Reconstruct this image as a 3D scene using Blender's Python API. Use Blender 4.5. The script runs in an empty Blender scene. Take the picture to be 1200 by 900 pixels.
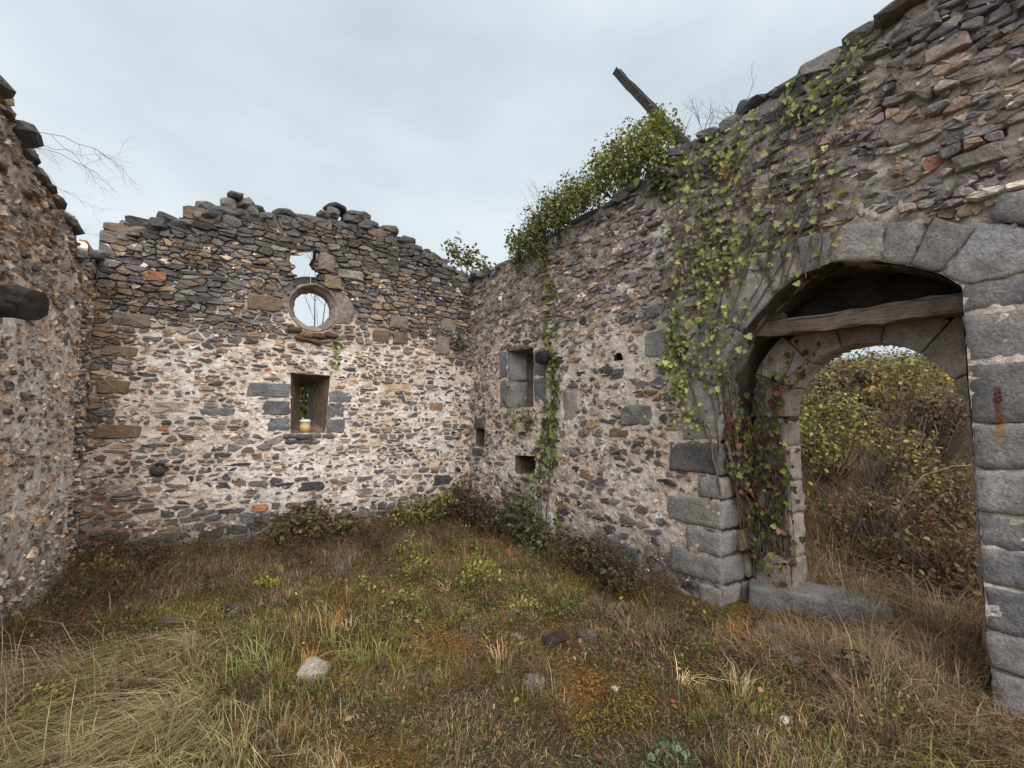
import bpy, bmesh, math, random
import numpy as np
from mathutils import Vector, Matrix, Euler

random.seed(7); RNG = np.random.default_rng(11)
SC = bpy.context.scene
COL = SC.collection

# ------------------------------------------------------------------ camera
cam_data = bpy.data.cameras.new('camera'); cam = bpy.data.objects.new('camera', cam_data); COL.objects.link(cam)
cam.location = (0, 0, 1.6)
cam.rotation_euler = (math.radians(90 + 4.25), 0, -math.radians(32.2))
cam_data.sensor_width = 36.0; cam_data.lens = 16.2
cam_data.clip_start = 0.05; cam_data.clip_end = 2000
SC.camera = cam

# ------------------------------------------------------------------ sky and sun (overcast)
SUN_EL, SUN_AZ = 42.0, 188.0        # azimuth measured clockwise from +Y: light comes from behind the viewer
world = bpy.data.worlds.new('World'); SC.world = world; world.use_nodes = True
nt = world.node_tree; nt.nodes.clear()
wo = nt.nodes.new('ShaderNodeOutputWorld'); bg = nt.nodes.new('ShaderNodeBackground')
sky = nt.nodes.new('ShaderNodeTexSky'); sky.sky_type = 'NISHITA'; sky.sun_disc = False
sky.sun_elevation = math.radians(SUN_EL); sky.sun_rotation = math.radians(SUN_AZ); sky.dust_density = 4.0
tc = nt.nodes.new('ShaderNodeTexCoord'); mp = nt.nodes.new('ShaderNodeMapping'); mp.inputs['Scale'].default_value = (1, 1, 2.6)
nz = nt.nodes.new('ShaderNodeTexNoise'); nz.inputs['Scale'].default_value = 1.6; nz.inputs['Detail'].default_value = 6; nz.inputs['Roughness'].default_value = 0.55
rp = nt.nodes.new('ShaderNodeValToRGB')
rp.color_ramp.elements[0].position = 0.34; rp.color_ramp.elements[0].color = (5.9, 6.75, 7.5, 1)
rp.color_ramp.elements[1].position = 0.68; rp.color_ramp.elements[1].color = (8.0, 8.7, 9.2, 1)
mx = nt.nodes.new('ShaderNodeMix'); mx.data_type = 'RGBA'; mx.inputs[0].default_value = 0.93
nt.links.new(tc.outputs['Generated'], mp.inputs['Vector']); nt.links.new(mp.outputs['Vector'], nz.inputs['Vector'])
nt.links.new(nz.outputs['Fac'], rp.inputs['Fac'])
nt.links.new(sky.outputs['Color'], mx.inputs[6]); nt.links.new(rp.outputs['Color'], mx.inputs[7])
nt.links.new(mx.outputs[2], bg.inputs['Color']); bg.inputs['Strength'].default_value = 0.0468
nt.links.new(bg.outputs['Background'], wo.inputs['Surface'])

sd = bpy.data.lights.new('sun', 'SUN'); sun = bpy.data.objects.new('sun', sd); COL.objects.link(sun)
sd.energy = 1.5; sd.angle = math.radians(70); sd.color = (1.0, 0.95, 0.89)
sun.rotation_euler = (math.radians(90 - SUN_EL), 0, math.radians(180 - SUN_AZ))
sun.location = (0, -5, 12)

SC.view_settings.view_transform = 'Standard'; SC.view_settings.look = 'None'
SC.view_settings.exposure = 1.17; SC.view_settings.gamma = 1.0
SC.render.engine = 'CYCLES'
SC.cycles.use_denoising = True
SC.cycles.max_bounces = 6; SC.cycles.diffuse_bounces = 4; SC.cycles.transparent_max_bounces = 6

# ------------------------------------------------------------------ noise
def _hash(ix, iy, seed):
    h = (ix.astype(np.int64) * 374761393 + iy.astype(np.int64) * 668265263 + seed * 1442695041) & 0x7fffffff
    h = ((h ^ (h >> 13)) * 1274126177) & 0x7fffffff
    return ((h ^ (h >> 16)) & 0xffff) / 65535.0
def vnoise(x, y, seed=0):
    x = np.asarray(x, float); y = np.asarray(y, float)
    ix = np.floor(x); iy = np.floor(y); fx = x - ix; fy = y - iy
    fx = fx * fx * (3 - 2 * fx); fy = fy * fy * (3 - 2 * fy)
    a = _hash(ix, iy, seed); b = _hash(ix + 1, iy, seed); c = _hash(ix, iy + 1, seed); d = _hash(ix + 1, iy + 1, seed)
    return (a + (b - a) * fx) * (1 - fy) + (c + (d - c) * fx) * fy
def fbm(x, y, seed=0, octv=4):       # about -1..1
    x = np.asarray(x, float); y = np.asarray(y, float)
    s = 0; a = 1.0; t = 0
    for k in range(octv):
        s = s + a * (vnoise(x * 2**k, y * 2**k, seed + k * 17) * 2 - 1); t += a; a *= 0.55
    return s / t * 1.5
def sstep(a, b, x):
    t = np.clip((np.asarray(x, float) - a) / (b - a), 0, 1); return t * t * (3 - 2 * t)

# ------------------------------------------------------------------ mesh helpers
def mesh_from(name, V, polys, col=None, smooth=True):
    """V (n,3); polys: list of integer arrays (m,k); col (n,3) point colours."""
    me = bpy.data.meshes.new(name)
    V = np.ascontiguousarray(V, dtype=np.float32)
    polys = [np.asarray(p, dtype=np.int32) for p in polys if len(p)]
    loops = np.concatenate([p.ravel() for p in polys])
    totals = np.concatenate([np.full(len(p), p.shape[1], np.int32) for p in polys])
    starts = np.concatenate([[0], np.cumsum(totals)[:-1]]).astype(np.int32)
    me.vertices.add(len(V)); me.vertices.foreach_set('co', V.ravel())
    me.loops.add(len(loops)); me.loops.foreach_set('vertex_index', loops)
    me.polygons.add(len(totals)); me.polygons.foreach_set('loop_start', starts); me.polygons.foreach_set('loop_total', totals)
    me.polygons.foreach_set('use_smooth', np.full(len(totals), smooth, dtype=bool))
    if col is not None:
        at = me.color_attributes.new('Col', 'FLOAT_COLOR', 'POINT')
        c4 = np.ones((len(V), 4), np.float32); c4[:, :3] = col
        at.data.foreach_set('color', c4.ravel())
    me.update(calc_edges=True)
    return me
def obj(name, me, mat=None, parent=None):
    o = bpy.data.objects.new(name, me); COL.objects.link(o)
    if mat is not None and me is not None and not me.materials: me.materials.append(mat)
    if parent is not None:
        o.parent = parent; o.matrix_parent_inverse = Matrix.Translation(parent.location).inverted()
    return o
def tag(o, label, cat, group=None, kind=None):
    if label: o['label'] = label
    if cat: o['category'] = cat
    if group: o['group'] = group
    if kind: o['kind'] = kind
    return o
def thing(name, label, cat, loc, group=None):
    o = bpy.data.objects.new(name, None); COL.objects.link(o); o.location = loc; o.empty_display_size = 0.2
    return tag(o, label, cat, group)
class Acc:
    """collects vertices, faces and colours for one mesh"""
    def __init__(s): s.V = []; s.P = {}; s.C = []; s.n = 0
    def add(s, V, polys, col):
        V = np.asarray(V, float); c = np.asarray(col, float)
        if c.ndim == 1: c = np.tile(c, (len(V), 1))
        for p in polys:
            p = np.asarray(p)
            if len(p): s.P.setdefault(p.shape[1], []).append(p + s.n)
        s.V.append(V); s.C.append(c); s.n += len(V)
    def mesh(s, name, smooth=True):
        return mesh_from(name, np.concatenate(s.V), [np.concatenate(v) for v in s.P.values()], np.concatenate(s.C), smooth)

def tube_geo(pts, radii, sides=6, cap=True, rough=0.0, rng=RNG):
    pts = np.asarray(pts, float); n = len(pts); radii = np.asarray(radii, float) * np.ones(n)
    T = np.gradient(pts, axis=0); T /= np.linalg.norm(T, axis=1)[:, None] + 1e-9
    ref = np.array([0.31, 0.2, 1.0]); 
    if abs(T[0] @ ref) > 0.95 * np.linalg.norm(ref): ref = np.array([1.0, 0.1, 0.0])
    A = np.cross(T, ref); A /= np.linalg.norm(A, axis=1)[:, None] + 1e-9; B = np.cross(T, A)
    th = np.arange(sides) * 2 * math.pi / sides
    rr = radii[:, None] * (1 + rough * rng.standard_normal((n, sides)))
    V = pts[:, None] + rr[..., None] * (A[:, None] * np.cos(th)[None, :, None] + B[:, None] * np.sin(th)[None, :, None])
    V = V.reshape(-1, 3); i = np.arange(n - 1)[:, None] * sides; j = np.arange(sides)[None]; j2 = (j + 1) % sides
    Q = np.stack([i + j, i + j2, i + sides + j2, i + sides + j], -1).reshape(-1, 4)
    polys = [Q]
    if cap:
        V = np.vstack([V, pts[0], pts[-1]]); m = n * sides
        jj = np.arange(sides)
        polys.append(np.vstack([np.stack([np.full(sides, m), (jj + 1) % sides, jj], -1), np.stack([np.full(sides, m + 1), (n - 1) * sides + jj, (n - 1) * sides + (jj + 1) % sides], -1)]))
    return V, polys

# leaf templates: 2-d outline (x along the leaf, y across) and fold
LEAF_DIAMOND = (np.array([[0, 0, 0], [.45, .32, .10], [1, 0, 0.02], [.45, -.32, .10]]), [np.array([[0, 1, 2], [0, 2, 3]])[:, ::-1]])
_iv = [(0, 0), (-.05, .3), (.2, .55), (.38, .32), (.68, .42), (.72, .18), (1.05, 0), (.72, -.18), (.68, -.42), (.38, -.32), (.2, -.55), (-.05, -.3)]
LEAF_IVY = (np.array([[x, y, .16 * abs(y)] for x, y in _iv] + [[.38, 0, -.02]]), [np.array([[12, (k + 1) % 12, k] for k in range(12)])])
_ov = [(0, 0), (.18, .24), (.5, .34), (.8, .2), (1, 0), (.8, -.2), (.5, -.34), (.18, -.24)]
LEAF_OVAL = (np.array([[x, y, .25 * abs(y)] for x, y in _ov]), [np.array([[0, 1, 2, 3], [0, 3, 4, 5], [0, 5, 6, 7]])[:, ::-1]])
def leaves(acc, P, N, size, colr, tpl=LEAF_OVAL, tilt=0.5, rng=RNG, down=None, cj=0.22):
    """scatter leaves at P with mean normals N"""
    n = len(P); 
    if n == 0: return
    P = np.asarray(P, float); N = np.asarray(N, float) * np.ones((n, 1))
    N = N + rng.standard_normal((n, 3)) * tilt; N /= np.linalg.norm(N, axis=1)[:, None]
    D = rng.standard_normal((n, 3)) * 0.6 if down is not None else rng.standard_normal((n, 3))
    if down is not None: D = D + np.asarray(down, float)
    D -= (D * N).sum(1)[:, None] * N; D /= np.linalg.norm(D, axis=1)[:, None] + 1e-9
    S = np.cross(N, D); sz = np.asarray(size, float) * np.ones(n)
    t = tpl[0]; k = len(t)
    V = P[:, None] + sz[:, None, None] * (D[:, None] * t[None, :, 0:1] + S[:, None] * t[None, :, 1:2] + N[:, None] * t[None, :, 2:3])
    off = (np.arange(n) * k)[:, None, None]
    polys = [(f[None] + off).reshape(-1, f.shape[1]) for f in tpl[1]]
    colr = np.asarray(colr, float)
    if colr.ndim == 1: colr = np.tile(colr, (n, 1))
    c = colr * np.exp(rng.standard_normal((n, 1)) * cj)
    acc.add(V.reshape(-1, 3), polys, np.repeat(c, k, 0))
def pick(pal, n, rng=RNG):
    w = np.array([p[0] for p in pal], float); w /= w.sum()
    return np.array([p[1] for p in pal])[rng.choice(len(pal), n, p=w)]

# ------------------------------------------------------------------ materials
def new_mat(name):
    m = bpy.data.materials.new(name); m.use_nodes = True; nt = m.node_tree
    return m, nt, nt.nodes['Principled BSDF'], lambda t: nt.nodes.new(t)
def noise(nt, vec, scale, detail=4, rough=0.6):
    n = nt.nodes.new('ShaderNodeTexNoise'); n.inputs['Scale'].default_value = scale; n.inputs['Detail'].default_value = detail; n.inputs['Roughness'].default_value = rough
    nt.links.new(vec, n.inputs['Vector']); return n.outputs['Fac']
def ramp(nt, fac, stops):
    r = nt.nodes.new('ShaderNodeValToRGB'); e = r.color_ramp.elements
    while len(e) < len(stops): e.new(0.5)
    for el, (p, c) in zip(e, stops):
        el.position = p; el.color = (c, c, c, 1) if isinstance(c, (int, float)) else (*c, 1)
    nt.links.new(fac, r.inputs['Fac']); return r.outputs['Color']
def mix(nt, a, b, fac, mode='MIX'):
    m = nt.nodes.new('ShaderNodeMix'); m.data_type = 'RGBA'; m.blend_type = mode
    for sock, v in ((m.inputs[0], fac), (m.inputs[6], a), (m.inputs[7], b)):
        if hasattr(v, 'links'): nt.links.new(v, sock)
        elif isinstance(v, (int, float)): sock.default_value = v
        else: sock.default_value = (*v, 1)
    return m.outputs[2]
def bump(nt, b, heights, dist):
    """heights: list of (socket, weight)"""
    tot = None
    for h, w in heights:
        k = nt.nodes.new('ShaderNodeMath'); k.operation = 'MULTIPLY'; nt.links.new(h, k.inputs[0]); k.inputs[1].default_value = w
        if tot is None: tot = k.outputs[0]
        else:
            s = nt.nodes.new('ShaderNodeMath'); s.operation = 'ADD'; nt.links.new(tot, s.inputs[0]); nt.links.new(k.outputs[0], s.inputs[1]); tot = s.outputs[0]
    bp = nt.nodes.new('ShaderNodeBump'); bp.inputs['Strength'].default_value = 1.0; bp.inputs['Distance'].default_value = dist
    nt.links.new(tot, bp.inputs['Height']); nt.links.new(bp.outputs['Normal'], b.inputs['Normal'])
def col_attr(nt):
    a = nt.nodes.new('ShaderNodeVertexColor'); a.layer_name = 'Col'; return a.outputs['Color']
def position(nt): return nt.nodes.new('ShaderNodeNewGeometry').outputs['Position']

def make_stone_mat(name, bdist=0.03, lichen=0.35, vein=0.35, gain=None, spot=.0):
    m, nt, b, N = new_mat(name); pos = position(nt)
    c = col_attr(nt)
    if gain: c = mix(nt, c, gain, 1.0, 'MULTIPLY')
    if gain:
        tn = noise(nt, pos, 2.6, 4, .6); c = mix(nt, c, ramp(nt, tn, [(.32, (.74, .74, .78)), (.5, (1, .985, .97)), (.68, (1.28, 1.2, 1.12))]), 1.0, 'MULTIPLY')
    big = noise(nt, pos, 7, 5, .65); fine = noise(nt, pos, 55, 5, .7); mid = noise(nt, pos, 22, 4, .6)
    c = mix(nt, c, ramp(nt, big, [(.28, .72), (.72, 1.4)]), 1.0, 'MULTIPLY')
    c = mix(nt, c, ramp(nt, fine, [(.3, .65), (.7, 1.45)]), 1.0, 'MULTIPLY')
    # warm iron staining and pale lichen specks
    st = ramp(nt, noise(nt, pos, 4.3, 5, .7), [(.52, 0.0), (.7, vein)])
    c = mix(nt, c, mix(nt, c, (1.22, 1.0, .80), 1.0, 'MULTIPLY'), st)
    li = ramp(nt, noise(nt, pos, 31, 6, .75), [(.58, 0.0), (.68, lichen)])
    c = mix(nt, c, (.36, .345, .31), li)
    nt.links.new(c, b.inputs['Base Color']); b.inputs['Roughness'].default_value = .93; b.inputs['Specular IOR Level'].default_value = .25
    bump(nt, b, [(big, .35), (mid, .45), (fine, .35)], bdist)
    return m
M_STONE = make_stone_mat('rubble_stone')
M_BLOCK = make_stone_mat('dressed_stone', .032, .32, .25, (1.5, 1.45, 1.4))
def make_mortar():
    m, nt, b, N = new_mat('lime_mortar'); pos = position(nt); c = col_attr(nt)
    big = noise(nt, pos, 5, 5, .65); mid = noise(nt, pos, 26, 5, .65); fine = noise(nt, pos, 110, 4, .7)
    c = mix(nt, c, ramp(nt, big, [(.3, (.80, .78, .76)), (.7, (1.2, 1.2, 1.2))]), 1.0, 'MULTIPLY')
    c = mix(nt, c, ramp(nt, mid, [(.3, .78), (.62, 1.18)]), 1.0, 'MULTIPLY')
    c = mix(nt, c, ramp(nt, fine, [(.3, .82), (.65, 1.15)]), 1.0, 'MULTIPLY')
    blo = noise(nt, pos, 12.5, 5, .7)
    c = mix(nt, c, ramp(nt, blo, [(.32, (.66, .62, .58)), (.46, (1, 1, 1)), (.68, (1.2, 1.2, 1.21))]), 1.0, 'MULTIPLY')
    gr = ramp(nt, noise(nt, pos, 42, 4, .6), [(.63, 0.0), (.72, .6)])
    c = mix(nt, c, (.12, .105, .09), gr)
    nt.links.new(c, b.inputs['Base Color']); b.inputs['Roughness'].default_value = .95; b.inputs['Specular IOR Level'].default_value = .2
    bump(nt, b, [(big, .25), (blo, .35), (mid, .6), (fine, .2)], .045)
    return m
M_MORTAR = make_mortar()
def make_leaf(name, rough=.55, trans=.25, spec=.3):
    m, nt, b, N = new_mat(name); c = col_attr(nt); pos = position(nt)
    c = mix(nt, c, ramp(nt, noise(nt, pos, 40, 2), [(.3, .8), (.7, 1.2)]), 1.0, 'MULTIPLY')
    nt.links.new(c, b.inputs['Base Color']); b.inputs['Roughness'].default_value = rough; b.inputs['Specular IOR Level'].default_value = spec
    tr = N('ShaderNodeBsdfTranslucent'); nt.links.new(c, tr.inputs['Color'])
    ms = N('ShaderNodeMixShader'); ms.inputs[0].default_value = trans
    nt.links.new(b.outputs[0], ms.inputs[1]); nt.links.new(tr.outputs[0], ms.inputs[2])
    nt.links.new(ms.outputs[0], nt.nodes['Material Output'].inputs['Surface'])
    return m
M_LEAF = make_leaf('leaf'); M_GRASS = make_leaf('dry_grass', .85, .15, .1)
def make_wood(name, axis_scale=(2, 2, 30), tint=1.0):
    m, nt, b, N = new_mat(name); c = col_attr(nt)
    tcn = N('ShaderNodeTexCoord'); mpn = N('ShaderNodeMapping'); mpn.inputs['Scale'].default_value = axis_scale
    nt.links.new(tcn.outputs['Object'], mpn.inputs['Vector']); v = mpn.outputs['Vector']
    g = noise(nt, v, 1.6, 6, .7); pos = position(nt); f = noise(nt, pos, 12, 5, .6)
    c = mix(nt, c, ramp(nt, g, [(.3, .45), (.7, 1.35)]), 1.0, 'MULTIPLY')
    c = mix(nt, c, ramp(nt, f, [(.3, .7), (.7, 1.25)]), 1.0, 'MULTIPLY')
    nt.links.new(c, b.inputs['Base Color']); b.inputs['Roughness'].default_value = .85
    bump(nt, b, [(g, .8), (f, .4)], .012)
    return m
M_WOOD = make_wood('weathered_wood', (30, 2, 30)); M_BARK = make_wood('bark', (14, 14, 14))
def make_soil():
    m, nt, b, N = new_mat('soil_and_moss'); pos = position(nt); c = col_attr(nt)
    big = noise(nt, pos, 2.5, 6, .7); fine = noise(nt, pos, 40, 5, .7)
    c = mix(nt, c, ramp(nt, big, [(.3, .6), (.7, 1.35)]), 1.0, 'MULTIPLY')
    c = mix(nt, c, ramp(nt, fine, [(.3, .5), (.7, 1.4)]), 1.0, 'MULTIPLY')
    nt.links.new(c, b.inputs['Base Color']); b.inputs['Roughness'].default_value = .95; b.inputs['Specular IOR Level'].default_value = .1
    bump(nt, b, [(big, .5), (fine, .5)], .05)
    return m
M_SOIL = make_soil()

# ------------------------------------------------------------------ wall frames
class Wall:
    def __init__(s, o, e):
        s.o = np.array([*o, 0.]); d = np.array([e[0] - o[0], e[1] - o[1], 0.]); s.U = d / np.linalg.norm(d)
        nn = np.array([-s.U[1], s.U[0], 0]); mid = np.array([1.2, 3.5, 0])
        s.N = nn if (mid - s.o) @ nn > 0 else -nn
    def p(s, u, z, n=0.0):
        u = np.asarray(u, float); z = np.asarray(z, float); n = np.asarray(n, float)
        u, z, n = np.broadcast_arrays(u, z, n)
        r = s.o + u[..., None] * s.U + n[..., None] * s.N; r[..., 2] = z
        return r
BACK = Wall((-1.25, 6.80), (3.5, 6.86)); RIGHT = Wall((3.5, 6.85), (3.72, .8)); LEFT = Wall((-1.25, 6.80), (-1.34, 4.6))

# ------------------------------------------------------------------ ground
def ground_h(x, y):
    x = np.asarray(x, float); y = np.asarray(y, float)
    h = .045 * fbm(x * .9, y * .9, 3) + .03 * fbm(x * 3, y * 3, 5)
    inside = sstep(-1.4, -1.1, x) * (1 - sstep(3.4, 4.2, x))
    h = h - .03 * inside * np.exp(-((x - 1.2) / 2) ** 2)
    out = sstep(4.2, 6.5, x)
    h = h + out * (.14 * np.clip(x - 4.2, 0, 4) + .112 * np.clip(x - 8.2, 0, 60)) * sstep(-60, -10, y) * (1 - sstep(40, 90, y))
    h = h - sstep(7.6, 10, y) * (1 - sstep(3.5, 9, x)) * .6
    return h
def axis(lo, hi, a, b, step, grow=1.25):
    v = list(np.arange(a, b + 1e-6, step)); s = step
    while v[-1] < hi: s *= grow; v.append(v[-1] + s)
    s = step
    while v[0] > lo: s *= grow; v.insert(0, v[0] - s)
    return np.array(v)
gx = axis(-500, 500, -3, 9, .08); gy = axis(-500, 500, -2, 9, .08)
GX, GY = np.meshgrid(gx, gy); GZ = ground_h(GX, GY)
def ground_col(x, y):
    soil = np.array([.095, .068, .044]); moss = np.array([.15, .12, .026]); orange = np.array([.22, .11, .032]); green = np.array([.09, .10, .034])
    a = sstep(.0, .6, fbm(x * .8, y * .8, 21))[..., None]; b_ = sstep(.1, .6, fbm(x * 1.7 + 9, y * 1.7, 23))[..., None]; g = sstep(.1, .6, fbm(x * .6, y * .6 + 4, 27))[..., None]
    c = soil * (1 - a) + moss * a; c = c * (1 - b_ * .7) + orange * b_ * .7; c = c * (1 - g * .5) + green * g * .5
    return c
nx, ny = len(gx), len(gy)
idx = np.arange(nx * ny).reshape(ny, nx)
Q = np.stack([idx[:-1, :-1], idx[:-1, 1:], idx[1:, 1:], idx[1:, :-1]], -1).reshape(-1, 4)
g = obj('ground', mesh_from('ground', np.stack([GX, GY, GZ], -1).reshape(-1, 3), [Q], ground_col(GX, GY).reshape(-1, 3)), M_SOIL)
g['kind'] = 'structure'; g['label'] = 'rough brown earth and moss floor of the ruin'

# ------------------------------------------------------------------ polygon tools
def in_poly(x, y, poly):
    x = np.asarray(x, float); y = np.asarray(y, float); r = np.zeros(x.shape, bool); n = len(poly)
    for i in range(n):
        x1, y1 = poly[i]; x2, y2 = poly[(i + 1) % n]
        c = ((y1 > y) != (y2 > y))
        if y1 != y2: r ^= c & (x < (x2 - x1) * (y - y1) / (y2 - y1) + x1)
    return r
def nearest_on(x, y, poly):
    best = np.full(x.shape, 1e9); bx = x.copy(); by = y.copy(); n = len(poly)
    for i in range(n):
        x1, y1 = poly[i]; x2, y2 = poly[(i + 1) % n]; dx, dy = x2 - x1, y2 - y1
        t = np.clip(((x - x1) * dx + (y - y1) * dy) / (dx * dx + dy * dy + 1e-12), 0, 1)
        px, py = x1 + t * dx, y1 + t * dy; d = np.hypot(x - px, y - py); m = d < best
        best = np.where(m, d, best); bx = np.where(m, px, bx); by = np.where(m, py, by)
    return best, bx, by
def rect(u0, u1, z0, z1): return [(u0, z0), (u1, z0), (u1, z1), (u0, z1)]
def resample(poly, n):
    p = np.array(poly + [poly[0]], float); s = np.concatenate([[0], np.cumsum(np.linalg.norm(np.diff(p, axis=0), axis=1))])
    t = np.linspace(0, s[-1], n, endpoint=False); return np.stack([np.interp(t, s, p[:, 0]), np.interp(t, s, p[:, 1])], -1)

# ------------------------------------------------------------------ rubble stones by clipped cells
def cells(sites, keep, aniso):
    S = sites * np.array([aniso, 1.0]); n = len(S); out = [None] * n
    order = np.argsort(S[:, 0]); S_sorted = S[order]; pos = np.empty(n, int); pos[order] = np.arange(n)
    R = 0.30
    lo = np.searchsorted(S_sorted[:, 0], S[:, 0] - R); hi = np.searchsorted(S_sorted[:, 0], S[:, 0] + R)
    for i in np.nonzero(keep)[0]:
        cand = order[lo[i]:hi[i]]; d = S[cand] - S[i]; dd = (d * d).sum(1)
        m = (dd < R * R) & (dd > 1e-9); d = d[m]; dd = dd[m]; o = np.argsort(dd)[:26]; d = d[o]; dd = dd[o]
        poly = [(-.12, -.12), (.12, -.12), (.12, .12), (-.12, .12)]; rmax = .17
        for (dx, dy), q in zip(d.tolist(), dd.tolist()):
            if math.sqrt(q) * .5 > rmax: break
            h = q * .5; new = []; m_ = len(poly); px, py = poly[-1]; pv = px * dx + py * dy - h
            for (cx, cy) in poly:
                cv = cx * dx + cy * dy - h
                if (cv <= 0) != (pv <= 0):
                    t = pv / (pv - cv); new.append((px + t * (cx - px), py + t * (cy - py)))
                if cv <= 0: new.append((cx, cy))
                px, py, pv = cx, cy, cv
            poly = new
            if len(poly) < 3: break
            rmax = max(math.hypot(a, b) for a, b in poly)
        if len(poly) >= 3: out[i] = np.array([(a / aniso, b) for a, b in poly]) + sites[i]
    return out
def shape_outline(poly, gap, rng, cut=.26, jit=.05):
    p = np.asarray(poly); q = np.roll(p, -1, 0)
    el = np.linalg.norm(q - p, axis=1); p = p[el > .008]
    if len(p) < 3: return None
    q = np.roll(p, -1, 0); c1 = p + (q - p) * cut; c2 = p + (q - p) * (1 - cut)
    r = np.stack([c1, c2], 1).reshape(-1, 2)
    c = r.mean(0); d = r - c; L = np.linalg.norm(d, axis=1)[:, None] + 1e-6
    r = c + d * np.clip((L - gap) / L, .25, 1) * (1 + jit * rng.standard_normal((len(r), 1)))
    return r
def stone_geo(wall, out, p, rng, bev=.02, tilt=.10, back=-.05, dome=.008):
    k = len(out); c = out.mean(0); gu, gz = rng.standard_normal(2) * tilt
    d = out - c; nb = p + d @ np.array([gu, gz])
    A = wall.p(out[:, 0], out[:, 1], back)
    B = wall.p(c[0] + d[:, 0] * 1.0, c[1] + d[:, 1] * 1.0, nb - bev * (.4 + 1.0 * rng.random(k)))
    s = np.clip(.87 + .07 * rng.standard_normal((k, 1)), .66, .96); Cn = c + d * s
    C = wall.p(Cn[:, 0], Cn[:, 1], nb * 1.0 + rng.standard_normal(k) * .005)
    m = wall.p(c[0] + rng.normal() * .01, c[1] + rng.normal() * .008, p + dome * rng.random())
    V = np.vstack([A, B, C, m[None]]); j = np.arange(k); j2 = (j + 1) % k
    Q = np.vstack([np.stack([j, j2, k + j2, k + j], -1), np.stack([k + j, k + j2, 2 * k + j2, 2 * k + j], -1)])
    T = np.stack([2 * k + j, 2 * k + j2, np.full(k, 3 * k)], -1)
    # outward orientation
    e = np.cross(V[Q[k][1]] - V[Q[k][0]], V[T[0][2]] - V[Q[k][0]]) @ wall.N
    if e < 0: Q = Q[:, ::-1]; T = T[:, ::-1]
    return V, [Q, T]

CAM = np.array([0, 0, 1.6]); _y = math.radians(32.2); _pt = math.radians(4.25)
_H = np.array([math.sin(_y), math.cos(_y), 0]); CR = np.array([math.cos(_y), -math.sin(_y), 0])
CF = _H * math.cos(_pt) + np.array([0, 0, math.sin(_pt)]); CU = -_H * math.sin(_pt) + np.array([0, 0, math.cos(_pt)])
def in_view(P, margin=1.03):      # which pieces show in the picture, used only to choose the largest 300
    v = np.asarray(P) - CAM; k = v @ CF
    return (k > .1) & (np.abs(v @ CR) < margin * k * 600 / 540) & (np.abs(v @ CU) < margin * k * 450 / 540), k

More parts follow.
